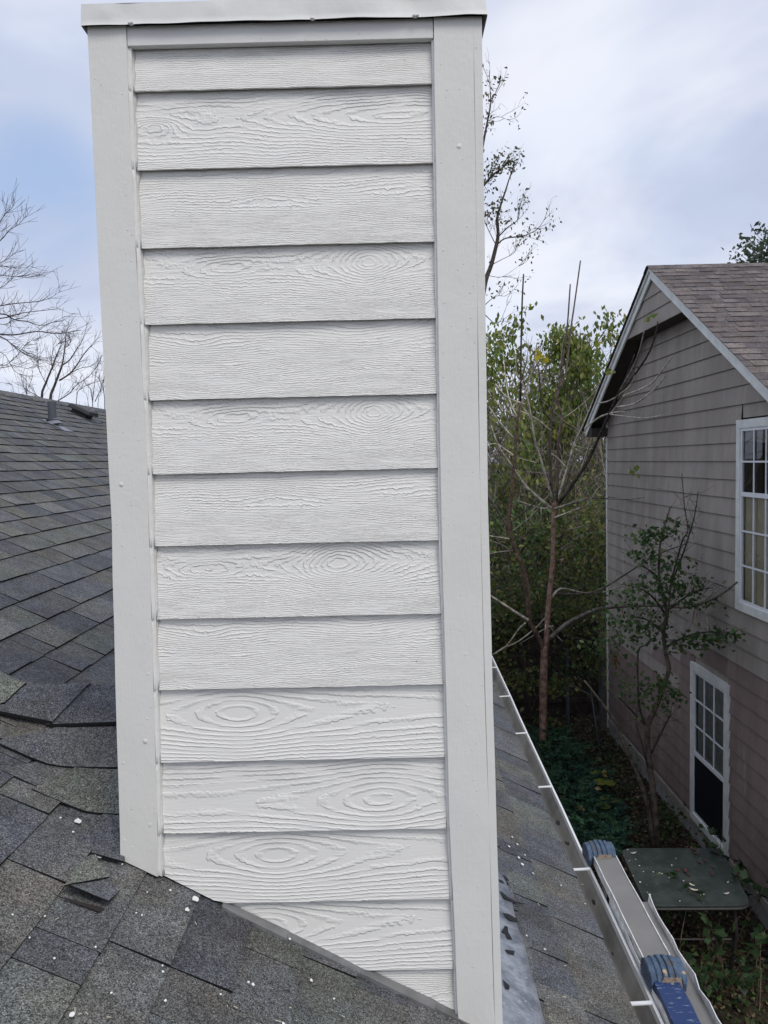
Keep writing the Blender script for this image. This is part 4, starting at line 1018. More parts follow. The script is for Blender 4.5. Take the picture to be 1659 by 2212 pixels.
def smooth_path(pts, k=3):
    P = [np.array(p, float) for p in pts]
    if len(P) < 3: return P
    out = []
    for i in range(len(P)-1):
        p0 = P[max(i-1, 0)]; p1 = P[i]; p2 = P[i+1]; p3 = P[min(i+2, len(P)-1)]
        for j in range(k):
            t = j/k; out.append(.5*((2*p1)+(-p0+p2)*t+(2*p0-5*p1+4*p2-p3)*t*t+(-p0+3*p1-3*p2+p3)*t**3))
    out.append(P[-1]); return out
def grow(mb, p, d, L, r, lv, rg, tips, prm):
    n = prm.get('seg', 4); pts = [np.array(p)]; dd = norm(d)
    for i in range(n):
        dd = norm(dd+rg.normal(0, prm.get('wig', .16), 3)+np.array((0, 0, prm.get('up', .08)))); pts.append(pts[-1]+dd*L/n)
    rr = np.linspace(r, r*.55, n+1); sides = 5 if r > .02 else 3
    mb.tube(pts, rr, sides, 0, prm['bark'], cap=False)
    if lv <= 0: tips.append((pts[-1], dd)); tips.append((pts[n//2], dd)); return
    k = prm.get('kids', 4)
    for i in range(k):
        f = rg.uniform(.3, 1.0) if i else 1.0; q_ = pts[min(n, int(round(f*n)))]
        nd = norm(dd+rg.normal(0, prm.get('spread', .55), 3)); grow(mb, q_, nd, L*rg.uniform(.5, .8), r*.55*rg.uniform(.7, 1), lv-1, rg, tips, prm)
GREY = (.27, .245, .21); DARK = (.07, .06, .052); TAN = (.46, .42, .35); RED = (.27, .175, .14)
def trace(mb, pts, r0, r1, depth, col, rg, sides=5, wob=.15):
    """a limb that follows sight lines at a wandering distance"""
    n = len(pts); dep = np.linspace(depth[0], depth[1], n) if isinstance(depth, (tuple, list)) else np.full(n, depth)
    P = smooth_path([at_front(a, b, dep[i]) for i, (a, b) in enumerate(pts)], 3)
    mb.tube(P, np.linspace(r0, r1, len(P)), sides, 0, col); return P

# the cut back tree with the reddish trunk between the houses
def cut_tree():
    rg = np.random.default_rng(42); base = at_y(1172, 1640, 9.9); base[2] = -4.66
    T = thing('cut_back_tree', 'leafless cut back tree with forked reddish trunk and long bare grey shoots between the houses', 'tree', tuple(base))
    tr = MB(); D0 = 9.9
    trace(tr, [(1173, 1650), (1173, 1570), (1174, 1466), (1176, 1413), (1176, 1395)], .062, .053, D0, RED, rg, 10)
    trace(tr, [(1177, 1405), (1181, 1378), (1184, 1320), (1190.5, 1254), (1195, 1201), (1196, 1135), (1198, 1082)], .046, .033, D0, RED, rg, 10)
    tr.build('trunk', M['bark'], T, smooth=True)
    tr = MB(); trace(tr, [(1176, 1404), (1158, 1368), (1144, 1341), (1139, 1294), (1132, 1243), (1122, 1206), (1106, 1167), (1099, 1132), (1102, 1095), (1105, 1066), (1112, 985), (1115, 930), (1119, 903), (1124, 870)], .042, .015, (D0, 9.2), (.13, .09, .07), rg, 8)
    trace(tr, [(1144, 1341), (1142, 1300), (1135, 1240), (1116, 1195)], .03, .025, (D0-.05, 9.6), (.15, .11, .085), rg, 7)
    tr.build('trunk', M['bark'], T, smooth=True)
    shoots = [([(1195, 1085), (1170, 998), (1157, 957), (1149, 911), (1143, 876), (1132, 835), (1116, 807), (1114, 766)], .024, .008, GREY),
        ([(1194, 1085), (1188, 985), (1190, 916), (1194, 884), (1206, 848), (1217, 766), (1225, 712), (1232, 614)], .026, .009, (.11, .08, .07)),
        ([(1203, 1085), (1206, 957), (1213, 903), (1206, 870), (1203, 848), (1222, 807), (1233, 712), (1241, 657), (1254, 563)], .024, .009, (.12, .09, .08)),
        ([(1203, 1085), (1225, 1012), (1241, 957), (1260, 916), (1277, 876), (1293, 835)], .020, .007, TAN),
        ([(1206, 1088), (1260, 1012), (1288, 957), (1312, 903), (1337, 848), (1353, 816), (1371, 766)], .028, .010, DARK),
        ([(1341, 842), (1376, 774), (1392, 713)], .014, .007, GREY), ([(1344, 845), (1395, 774), (1415, 726), (1421, 694)], .014, .007, DARK), ([(1340, 850), (1364, 830), (1375, 796)], .010, .006, TAN),
        ([(1347, 855), (1402, 832), (1428, 803), (1453, 769)], .012, .006, TAN), ([(1334, 879), (1373, 871), (1415, 839), (1437, 813)], .012, .006, TAN), ([(1318, 895), (1389, 903), (1440, 894)], .010, .004, TAN),
        ([(1263, 926), (1292, 903), (1321, 892), (1350, 889)], .014, .009, TAN), ([(1320, 892), (1345, 860), (1353, 845)], .010, .006, TAN), ([(1290, 870), (1310, 868), (1335, 855), (1345, 845)], .010, .006, TAN),
        ([(1056, 878), (1083, 916), (1109, 946)], .008, .014, TAN), ([(1061, 919), (1078, 966), (1110, 1012), (1138, 1053), (1190, 1098)], .010, .022, GREY),
        ([(1070, 829), (1097, 859), (1135, 873)], .007, .010, TAN), ([(1087, 761), (1094, 835), (1105, 876), (1117, 900)], .006, .012, TAN), ([(1154, 766), (1165, 807), (1170, 876), (1189, 908)], .006, .014, DARK),
        ([(1124, 870), (1127, 685), (1131, 592)], .017, .010, (.07, .05, .045)), ([(1119, 905), (1135, 843), (1152, 790), (1160, 740)], .014, .006, GREY),
        ([(1187, 1380), (1222, 1349), (1262, 1328), (1294, 1315), (1347, 1309), (1413, 1307), (1478, 1311), (1522, 1301), (1560, 1282), (1592, 1258)], .034, .010, (.16, .14, .12)),
        ([(1193, 1290), (1212, 1271), (1259, 1280), (1307, 1278), (1353, 1262)], .018, .007, TAN), ([(1195, 1283), (1280, 1280), (1347, 1243), (1413, 1201), (1481, 1175)], .018, .006, (.15, .13, .11)),
        ([(1063, 1415), (1085, 1400), (1122, 1384), (1177, 1336), (1190, 1294), (1197, 1282)], .007, .016, TAN), ([(1064, 1415), (1095, 1394), (1120, 1360), (1135, 1346)], .008, .013, TAN),
        ([(1196, 1100), (1262, 1079), (1307, 1077), (1360, 1078), (1392, 1074)], .015, .006, GREY), ([(1040, 1275), (1080, 1300), (1110, 1320), (1142, 1340)], .016, .024, GREY), ([(1050, 1065), (1075, 1105), (1095, 1137), (1104, 1160)], .012, .018, DARK),
        ([(1116, 1081), (1155, 1094), (1175, 1098), (1196, 1096)], .006, .012, TAN), ([(1198, 1118), (1250, 1098), (1268, 1090), (1288, 1060), (1298, 1050)], .012, .005, TAN), ([(1169, 1098), (1168, 1137)], .009, .008, TAN),
        ([(1099, 1132), (1140, 1100), (1180, 1058), (1190, 1042)], .014, .012, DARK), ([(1107, 1165), (1060, 1158), (1040, 1153)], .011, .007, TAN), ([(1108, 1190), (1080, 1192), (1045, 1200)], .009, .006, GREY), ([(1104, 1150), (1130, 1130), (1158, 1105), (1166, 1092)], .010, .009, GREY),
        ([(1122, 1206), (1090, 1180), (1058, 1168)], .011, .007, GREY), ([(1127, 1388), (1177, 1358), (1195, 1352)], .004, .010, TAN), ([(1178, 1340), (1179, 1362)], .008, .006, TAN), ([(1181, 1342), (1200, 1370), (1216, 1386)], .009, .006, TAN), ([(1205, 1190), (1262, 1150), (1300, 1110)], .006, .004, GREY),
        ([(1225, 1012), (1200, 985), (1175, 975)], .009, .006, TAN), ([(1238, 962), (1262, 968), (1282, 970)], .009, .005, TAN), ([(1235, 958), (1224, 945), (1222, 938)], .006, .005, TAN), ([(1240, 968), (1262, 985)], .007, .005, TAN), ([(1190, 930), (1160, 905), (1130, 890), (1105, 880)], .008, .005, TAN), ([(1213, 905), (1250, 880), (1290, 840), (1300, 815)], .007, .004, TAN),
        ([(1189, 980), (1150, 960), (1110, 940)], .007, .004, GREY), ([(1112, 985), (1090, 970), (1070, 958), (1045, 965)], .010, .006, TAN), ([(1112, 980), (1120, 965), (1128, 958)], .008, .006, TAN), ([(1160, 1000), (1130, 992), (1100, 982)], .007, .004, TAN), ([(1262, 1135), (1247, 1140), (1227, 1143)], .008, .005, TAN), ([(1118, 903), (1085, 880), (1068, 862)], .008, .005, TAN),
        ([(1145, 905), (1130, 880), (1110, 872)], .007, .005, TAN), ([(1232, 690), (1216, 740), (1210, 800)], .005, .006, GREY)]
    for i, (pts, a, b, c) in enumerate(shoots):
        m_ = MB(); dd = D0 + (i % 5-2)*.12; trace(m_, pts, a*(1.15 if max(q[0] for q in pts) > 1320 else .95), b*1.15, (dd, dd+rg.uniform(-.5, .3)), c, rg, 5); m_.build('branch', M['bark'], T, smooth=True)
    for (a, b, l) in (((1285, 1280), (1290, 1290), 0), ((1346, 1309), (1342, 1345), 0), ((1350, 1262), (1352, 1300), 0), ((1400, 1307), (1425, 1360), 0), ((1425, 1362), (1438, 1394), 0), ((1502, 1307), (1495, 1345), 0), ((1506, 1307), (1504, 1352), 0), ((1522, 1302), (1528, 1350), 0), ((1528, 1350), (1530, 1381), 0), ((1520, 1300), (1558, 1268), 0), ((1357, 1310), (1355, 1342), 0), ((1331, 1243), (1340, 1265), 0)):
        m_ = MB(); trace(m_, [a, b], .008, .006, D0-.3, (.33, .29, .22), rg, 5); m_.build('cut_twig', M['bark'], T)
    YEL = [(.42, .36, .03), (.30, .33, .04), (.18, .26, .05)]
    for (x, y, s, c) in ((1163, 765, .15, 0), (1170, 775, .17, 0), (1157, 758, .12, 0), (1178, 770, .13, 0), (1290, 737, .13, 1), (1296, 728, .12, 2), (1311, 795, .15, 2), (1318, 800, .13, 1), (1401, 684, .12, 2), (1395, 680, .10, 1), (1155, 660, .12, 2), (1130, 665, .12, 1), (1146, 655, .13, 1), (1228, 705, .11, 2), (1375, 1020, .14, 2), (1362, 1015, .12, 2), (1135, 672, .10, 2), (1168, 1480, .10, 2), (1105, 870, .10, 2)):
        lf = Leaves(); lf.add(at_front(x, y, D0-.2), rg.normal(0, 1, 3)+np.array((0, 0, -.4)), s, YEL[c]); lf.add(at_front(x+3, y+2, D0-.2), rg.normal(0, 1, 3), s*.7, YEL[c]); lf.build('leaf', T, aspect=.36, seed=int(x))
    lf = Leaves()
    for k in range(60): lf.add(at_front(1330+rg.normal(0, 6), 1422+rg.normal(0, 9), D0-.5), (rg.normal(0, .2), rg.normal(0, .2), -1), .09, (.30, .18, .10))
    lf.build('seed_cluster', T, aspect=.12)
cut_tree()

# shrub tree against the neighbour's wall
def shrub():
    rg = np.random.default_rng(9); base = at_z(1415, 1838, -4.66)
    T = thing('crape_myrtle', 'slender multi stemmed shrub tree with dark green leaves in front of the neighbour taupe wall', 'tree', tuple(base)); D = base[1]
    stems = [[(1411, 1830), (1397, 1734), (1371, 1659), (1346, 1604), (1334, 1567), (1299, 1517), (1262, 1470)], [(1421, 1835), (1411, 1709), (1401, 1634), (1398, 1572), (1411, 1540), (1423, 1510), (1436, 1473), (1445, 1445), (1438, 1411), (1433, 1368), (1440, 1324), (1432, 1290), (1424, 1250), (1424, 1193), (1431, 1155), (1447, 1097)],
        [(1398, 1572), (1381, 1525), (1378, 1411), (1396, 1393), (1420, 1370), (1440, 1330)], [(1405, 1680), (1385, 1600), (1372, 1560)], [(1440, 1400), (1456, 1385), (1464, 1385)], [(1440, 1350), (1450, 1260), (1462, 1210), (1475, 1165), (1486, 1145), (1479, 1097), (1473, 1022)], [(1452, 1255), (1474, 1200), (1499, 1120), (1508, 1062)],
        [(1440, 1320), (1480, 1290), (1510, 1275), (1540, 1270)], [(1436, 1400), (1480, 1375), (1530, 1365), (1585, 1370)], [(1433, 1368), (1400, 1340), (1360, 1330)], [(1424, 1250), (1400, 1230), (1378, 1220)], [(1440, 1330), (1410, 1290), (1380, 1270), (1340, 1262)], [(1400, 1640), (1440, 1560), (1450, 1540)], [(1398, 1572), (1360, 1530), (1330, 1500)]]
    R = [(.03, .012), (.04, .008)]+[(.014, .004)]*12
    for s, (a, b) in zip(stems, R):
        m_ = MB(); P = trace(m_, s, a, b, (D, D-.3), (.13, .105, .085) if a > .02 else DARK, rg, 6); m_.build('trunk' if a > .02 else 'branch', M['bark'], T, smooth=True)
    tw = MB()
    for s in stems[5:]+[stems[1][8:]]:
        P = [at_front(a, b, D-.3, 4.1) for a, b in s]
        for k in range(26):
            i = rg.integers(len(P)-1); q_ = P[i]+(P[i+1]-P[i])*rg.random(); d = norm(rg.normal(0, 1, 3)+np.array((0, 0, .5))); L_ = rg.uniform(.08, .35); tw.tube([q_, q_+d*L_*.5+rg.normal(0, .02, 3), q_+d*L_], [.003, .002, .0012], 3, 0, DARK, cap=False)
    tw.build('twigs', M['bark'], T, kind='stuff')
    lf = Leaves(); G = [(.05, .10, .035), (.07, .135, .04), (.085, .15, .05), (.04, .08, .035), (.11, .16, .05)]
    for (cx_, cy_, sx, sy, n) in ((1400, 1160, 18, 9, 150), (1430, 1150, 22, 7, 90), (1460, 1135, 14, 7, 50), (1395, 1200, 18, 8, 110), (1420, 1260, 30, 10, 130), (1480, 1262, 26, 12, 110), (1440, 1290, 26, 16, 150), (1370, 1285, 26, 16, 120), (1510, 1300, 24, 10, 90), (1545, 1375, 22, 10, 140), (1500, 1385, 24, 10, 120), (1480, 1400, 20, 8, 60), (1350, 1345, 30, 18, 200), (1400, 1355, 26, 18, 160), (1425, 1475, 22, 9, 90), (1450, 1500, 14, 8, 50), (1400, 1510, 24, 12, 80), (1440, 1530, 10, 8, 30), (1320, 1390, 26, 16, 120), (1370, 1480, 26, 16, 80), (1575, 1368, 12, 6, 40), (1430, 1215, 26, 12, 60), (1470, 1225, 20, 12, 50)):
        for k in range(int(n*.72)): lf.add(at_front(cx_+rg.normal(0, sx*1.15), cy_+rg.normal(0, sy*1.1), D-.35+rg.normal(0, .12), 4.12+rg.uniform(-.2, .05)), rg.normal(0, 1, 3)+np.array((0, 0, -.5)), rg.uniform(.04, .075), np.array(G[rg.integers(5)])*rg.uniform(.7, 1.2))
    lf.build('foliage', T, kind='stuff', aspect=.36)
shrub()

# tall sparse tree behind the chimney
def tall_tree():
    rg = np.random.default_rng(5); Y = 19.0; base = at_y(1010, 1560, Y); base[2] = -4.66
    T = thing('tall_tree', 'tall thin tree with sparse small leaves rising behind the right edge of the chimney', 'tree', tuple(base))
    limbs = [([(1010, 1440), (1015, 1100), (1030, 760), (1040, 660), (1049, 606), (1061, 573), (1072, 530), (1076, 505), (1074, 472), (1081, 445), (1092, 412), (1102, 380), (1113, 350)], .16, .012), ([(1072, 530), (1091, 515), (1124, 511), (1140, 506), (1162, 494), (1178, 470)], .035, .008), ([(1076, 512), (1097, 491), (1118, 475), (1122, 448), (1129, 426)], .03, .007),
             ([(1000, 700), (1020, 430), (1046, 399), (1066, 377), (1091, 358), (1107, 341)], .09, .012), ([(1015, 500), (1035, 360), (1045, 303), (1053, 262), (1060, 224), (1059, 200), (1057, 153)], .08, .006), ([(1060, 224), (1070, 200), (1079, 180)], .018, .005), ([(1069, 525), (1052, 490), (1045, 470)], .02, .01), ([(1061, 573), (1085, 560), (1108, 548), (1117, 532)], .018, .005), ([(1055, 595), (1085, 598), (1120, 575)], .014, .004), ([(1046, 660), (1070, 640), (1090, 640)], .02, .006), ([(1048, 680), (1075, 700), (1095, 660)], .022, .006), ([(1053, 262), (1075, 252), (1095, 258)], .012, .004)]
    tips = []; br = MB()
    for i, (pts, a, b) in enumerate(limbs):
        m_ = MB(); P = trace(m_, pts, a*.62, b*.7, Y, DARK, rg, 6); m_.build('trunk' if i == 0 else 'branch', M['bark'], T, smooth=True)
        prm = dict(seg=3, wig=.2, up=.12, kids=3, spread=.5, bark=DARK)
        for k in range(len(P)//3+3):
            f = rg.integers(len(P)//3, len(P)); q_ = P[f]
            rel = q_-CAM; 
            if i in (0, 3, 4) and q_[2] < 2.6: continue
            d = norm(P[min(f+1, len(P)-1)]-P[max(f-2, 0)]+rg.normal(0, .25, 3)*np.linalg.norm(P[min(f+1, len(P)-1)]-P[max(f-2, 0)])*1.8)
            grow(br, q_, d, rg.uniform(.2, .5), .007, 1, rg, tips, prm)
    br.build('twigs', M['bark'], T, kind='stuff')
    lf = Leaves(); C_ = [(.10, .11, .05), (.15, .14, .07), (.07, .075, .045), (.18, .16, .10)]
    for (p, d) in tips:
        if rg.random() < .2: lf.cluster(p, int(rg.integers(1, 6)), .07, .10, C_, rg, .5)
    for (px, py, n, s) in ((1085, 357, 60, .16), (1100, 350, 30, .15), (1050, 372, 36, .2), (1062, 350, 30, .15), (1052, 450, 40, .2), (1070, 460, 36, .16), (1100, 476, 14, .09), (1125, 508, 20, .16), (1150, 490, 18, .16), (1052, 205, 24, .12), (1056, 250, 20, .12), (1070, 172, 8, .08), (1115, 350, 20, .1), (1050, 640, 20, .15)):
        lf.cluster(at_y(px, py, Y), n, s, .12, C_, rg, .5)
    lf.build('foliage', T, kind='stuff', aspect=.25)
tall_tree()

# bare trees over the ridge on the left
def left_trees():
    rg = np.random.default_rng(12); Y = 22.0
    def tree(pts_list, label, Y, base_px, seed, twL, group='bare trees beyond the ridge', trunkpts=None):
        rg = np.random.default_rng(seed); base = at_y(base_px, 1300, Y); base[2] = -4.66
        T = thing('bare_tree', label, 'tree', tuple(base), group); tw = MB(); tips = []
        if trunkpts is not None: m_ = MB(); trace(m_, trunkpts, .2, .09, Y, DARK, rg, 8); m_.build('trunk', M['bark'], T, smooth=True)
        for (pts, a, b) in pts_list:
            m_ = MB(); P = trace(m_, pts, a*.62, b*.7, Y, (.085, .072, .068), rg, 5); m_.build('branch', M['bark'], T, smooth=True)
            for k in range(int(len(P)*1.6)):
                f = rg.integers(1, len(P)); dd = P[f]-P[f-1]; dd = norm(dd); d = norm(dd+rg.normal(0, .5, 3)+np.array((0, 0, .25)))
                q_ = P[f-1]+(P[f]-P[f-1])*rg.random(); L_ = twL*rg.uniform(.4, 1.2); m1 = q_+d*L_*.5+rg.normal(0, .03, 3); e = q_+d*L_+np.array((0, 0, .05*L_))
                tw.tube([q_, m1, e], [.006, .0045, .003], 3, 0, (.11, .092, .09), cap=False)
                if rg.random() < .6: d2 = norm(d+rg.normal(0, .5, 3)); tw.tube([m1, m1+d2*L_*.5], [.006, .003], 3, 0, (.12, .10, .10), cap=False)
        tw.build('twigs', M['bark'], T, kind='stuff'); return T
    tree([([(-60, 560), (-20, 510), (0, 480), (12, 462), (25, 450), (32, 438)], .03, .006), ([(-60, 560), (0, 520), (20, 497), (40, 485), (57, 466)], .03, .006), ([(-60, 620), (-10, 575), (15, 560), (32, 546)], .03, .005), ([(-60, 585), (-10, 574), (30, 579), (50, 578), (72, 575)], .02, .004), ([(-60, 600), (-10, 595), (40, 598), (60, 599), (98, 596)], .025, .005),
          ([(-60, 680), (0, 661), (40, 655), (75, 652), (105, 645), (133, 628)], .035, .005), ([(-60, 680), (0, 688), (50, 676), (100, 670), (132, 666)], .04, .005), ([(-80, 700), (0, 678), (30, 690), (60, 695), (90, 703), (125, 692), (140, 683)], .04, .005), ([(-80, 715), (0, 722), (35, 723), (80, 716), (120, 721), (150, 718), (175, 713)], .05, .006), ([(-80, 715), (0, 727), (30, 748), (60, 768), (90, 777), (108, 778)], .04, .006), ([(20, 740), (50, 757), (80, 770), (92, 779)], .02, .005),
          ([(-60, 800), (0, 795), (30, 790), (60, 796), (82, 788)], .025, .005), ([(-60, 760), (0, 790), (30, 775), (60, 740), (78, 735)], .02, .005), ([(-60, 640), (0, 622), (20, 608), (38, 592)], .025, .005), ([(-60, 640), (0, 700), (30, 690), (55, 684), (90, 644)], .02, .005), ([(-60, 800), (0, 760), (30, 800), (52, 812)], .02, .005)],
         'large bare tree reaching in from the left edge above the roof ridge', Y, -150, 3, .7, trunkpts=[(-150, 1400), (-140, 1000), (-110, 780), (-60, 640), (-60, 560)])
    tree([([(112, 1100), (108, 950), (90, 862), (100, 825), (112, 795), (122, 768), (132, 745), (134, 738)], .09, .006), ([(112, 1100), (110, 950), (108, 865), (118, 832), (130, 800), (135, 785), (140, 750), (143, 718), (145, 712)], .10, .007), ([(133, 790), (150, 778), (165, 755), (178, 735), (190, 695)], .04, .005), ([(128, 822), (150, 808), (165, 790), (185, 760), (205, 738), (213, 730)], .05, .005), ([(125, 866), (150, 850), (165, 832), (190, 815), (205, 798), (222, 780)], .03, .004), ([(100, 830), (85, 800), (82, 780), (80, 755)], .02, .004), ([(116, 800), (110, 780), (118, 750), (130, 740)], .02, .004), ([(150, 808), (175, 795), (200, 790), (212, 778)], .02, .004), ([(140, 752), (152, 740), (150, 728)], .015, .004), ([(90, 860), (70, 850), (50, 838)], .02, .004)],
         'bare tree with fanned branches standing right behind the vent pipe', Y+1, 112, 4, .55)
    tree([([(58, 1100), (58, 870), (57, 840), (56, 815)], .05, .004), ([(57, 850), (48, 825), (45, 812)], .02, .004), ([(58, 845), (66, 825), (70, 812)], .02, .004), ([(30, 1100), (30, 860), (22, 830), (20, 828)], .02, .004)], 'small distant bare tree just above the ridge near the left edge', Y+6, 58, 5, .4)
    tree([([(200, 1100), (200, 868), (185, 830), (178, 810)], .04, .004), ([(200, 868), (205, 820), (208, 790)], .03, .004), ([(205, 868), (222, 830), (228, 795)], .03, .004), ([(225, 1000), (226, 860), (215, 820), (214, 790)], .04, .004), ([(165, 1000), (165, 865), (175, 840), (200, 828), (230, 820)], .03, .006), ([(190, 1000), (190, 866), (178, 845), (168, 830)], .02, .004), ([(212, 1000), (212, 872), (218, 845), (216, 815)], .02, .004), ([(232, 1000), (236, 870), (230, 840), (233, 800)], .03, .004)],
         'hazy bare thicket tree beside the left edge of the chimney', Y+8, 205, 6, .6)
left_trees()

# woodland behind the gap
def wood_tree(x, y, h, label, bark, cols, leafn, lsize, seed, spread=.5, kids=4, r=.12, lean=(0, 0), group='trees behind the gap between the houses', name='woodland_tree', levels=3, start=.3, sparse=1.0, hang=.4, tipspread=.22, L0=.35):
    rg = np.random.default_rng(seed); T = thing(name, label, 'tree', (x, y, -4.66), group)
    tr = MB(); pts = [np.array((x, y, -4.75))]; d = norm((lean[0], lean[1], 1))
    for i in range(6): d = norm(d+rg.normal(0, .07, 3)); pts.append(pts[-1]+d*h/6)
    tr.tube(pts, np.linspace(r, r*.25, 7), 7, 0, bark); tr.build('trunk', M['bark'], T, smooth=True)
    br = MB(); tips = []; prm = dict(seg=3, wig=.18, up=.10, kids=kids, spread=spread, bark=bark)
    for k in range(int(13)):
        f = rg.uniform(start, 1.0); q_ = pts[0]+(pts[-1]-pts[0])*f; i = min(5, int(f*6)); q_ = pts[i]+(pts[i+1]-pts[i])*(f*6-i)
        a = rg.uniform(0, 6.28); d = norm((math.cos(a), math.sin(a), rg.uniform(.3, 1.1))); grow(br, q_, d, h*L0*(1.15-f*.6), r*.35, levels-1, rg, tips, prm)
    br.build('branches', M['bark'], T, kind='stuff')
    if leafn:
        lf = Leaves()
        for (p, d) in tips:
            if rg.random() < sparse: lf.cluster(p, leafn, tipspread, lsize, cols, rg, hang)
        lf.build('foliage', T, kind='stuff', aspect=.27)
LG = [(.17, .23, .05), (.22, .26, .06), (.12, .19, .05), (.27, .28, .07)]; OL_ = [(.22, .23, .08), (.27, .25, .10), (.16, .18, .07), (.31, .26, .12), (.20, .18, .11)]; DG = [(.075, .13, .05), (.11, .18, .06), (.12, .20, .07)]
gx = lambda px, Y: float(at_y(px, 1000, Y)[0])
wood_tree(gx(1083, 15), 15, 7.6, 'bright green leafy tree right behind the chimney edge', GREY, LG, 8, .14, 31, start=.5, hang=1.0, r=.07, L0=.17, tipspread=.16)
wood_tree(gx(1128, 16), 16, 7.6, 'tree with drooping mid green leaves behind the long bare shoots', GREY, LG, 6, .14, 32, start=.6, hang=1.3, r=.06, L0=.15, tipspread=.15)
wood_tree(gx(1190, 17), 17, 7.2, 'narrow leafy tree behind the two tallest bare shoots', GREY, LG, 6, .13, 33, start=.6, hang=1.0, r=.05, L0=.10, tipspread=.13)
wood_tree(gx(1262, 21), 21, 6.6, 'sparse greyish tree with few leaves left of the neighbour gable', (.17, .15, .145), OL_, 3, .12, 34, sparse=.4, start=.3, L0=.24)
wood_tree(gx(1312, 27), 27, 8.6, 'bare grey tree showing above the lower rake of the neighbour gable', (.26, .235, .24), OL_, 0, .1, 35, start=.35, kids=5, L0=.24)
wood_tree(gx(1240, 29), 29, 8.0, 'bare grey tree in the haze behind the leafy ones', (.26, .235, .24), OL_, 0, .1, 36, start=.35, kids=5, L0=.26)
wood_tree(gx(1180, 27), 27, 7.4, 'bare brownish tree in the distance behind the thicket', (.22, .19, .185), OL_, 0, .1, 47, start=.35, kids=5, L0=.26)
wood_tree(gx(1120, 24), 24, 7.2, 'grey twiggy tree in the middle of the thicket', (.20, .175, .17), OL_, 2, .12, 37, sparse=.6, kids=5, L0=.26)
wood_tree(gx(1072, 22), 22, 7.0, 'dark twiggy tree beside the chimney edge', (.14, .12, .11), OL_, 2, .12, 38, kids=5, sparse=.5, L0=.26)
wood_tree(gx(1180, 20), 20, 5.7, 'olive leaved tree in the middle distance', (.17, .15, .135), OL_+LG, 4, .12, 39, start=.15, sparse=.9, L0=.28)
wood_tree(gx(1258, 18), 18, 4.9, 'low olive green tree near the neighbour house corner', (.15, .13, .12), OL_+LG, 5, .12, 40, start=.1, sparse=.9, L0=.28)
wood_tree(gx(1100, 17), 17, 5.0, 'low bushy tree with yellowish leaves near the chimney', (.15, .13, .12), OL_+LG, 5, .12, 41, start=.1, sparse=.9, L0=.28)
wood_tree(gx(1300, 20), 20, 5.2, 'bushy tree touching the outline of the neighbour corner board', (.16, .145, .13), OL_+LG, 5, .12, 42, start=.15, sparse=.9, L0=.28)
wood_tree(gx(1160, 14.5), 14.5, 3.6, 'short green tree directly behind the reddish trunk', (.12, .10, .085), DG+OL_, 6, .11, 43, start=.1)
wood_tree(gx(1270, 14), 14, 3.4, 'short leafy tree behind the back fence near the corner board', (.12, .10, .085), DG+LG, 6, .11, 44, start=.1)
wood_tree(gx(1075, 13.5), 13.5, 3.3, 'short dark tree at the back fence close to the chimney', (.10, .085, .07), DG, 6, .11, 45, start=.1)
wood_tree(gx(1735, 24), 24, 11.2, 'dark leaved tree whose crown edge shows above the neighbour roof', DARK, [(.075, .105, .06), (.05, .075, .045)], 9, .20, 46, start=.45, kids=4, group='trees behind the neighbour house', r=.16, levels=3, L0=.22)
def thicket():
    rg = np.random.default_rng(77); lf = Leaves(); tw = MB()
    for i in range(15000):
        Y = rg.uniform(12.2, 24); x = gx(rg.uniform(1030, 1345), Y); z = -4.66+rg.random()**.8*(3.4+ (Y-12)*.16)
        c = np.array((OL_+DG+LG)[rg.integers(12)])*rg.uniform(.6, 1.1); lf.add((x, Y, z), rg.normal(0, 1, 3), rg.uniform(.07, .15), c)
    for i in range(1500):
        Y = rg.uniform(13, 26); x = gx(rg.uniform(1040, 1345), Y); z = -4.66+rg.uniform(0, 5.2); d = norm(rg.normal(0, .5, 3)+np.array((0, 0, 1))); L_ = rg.uniform(.6, 1.8); q_ = np.array((x, Y, z)); tw.tube([q_, q_+d*L_*.5+rg.normal(0, .08, 3), q_+d*L_], [.012, .009, .004], 3, 0, (.17, .15, .135), cap=False)
    a = lf.build('undergrowth_foliage', None, kind='stuff', aspect=.3); tag(a, 'dense olive green undergrowth filling the ground behind the back fence', 'undergrowth')
    b = tw.build('undergrowth_stems', M['bark'], None, kind='stuff'); tag(b, 'tangle of thin grey stems standing in the undergrowth behind the fence', 'undergrowth')
thicket()
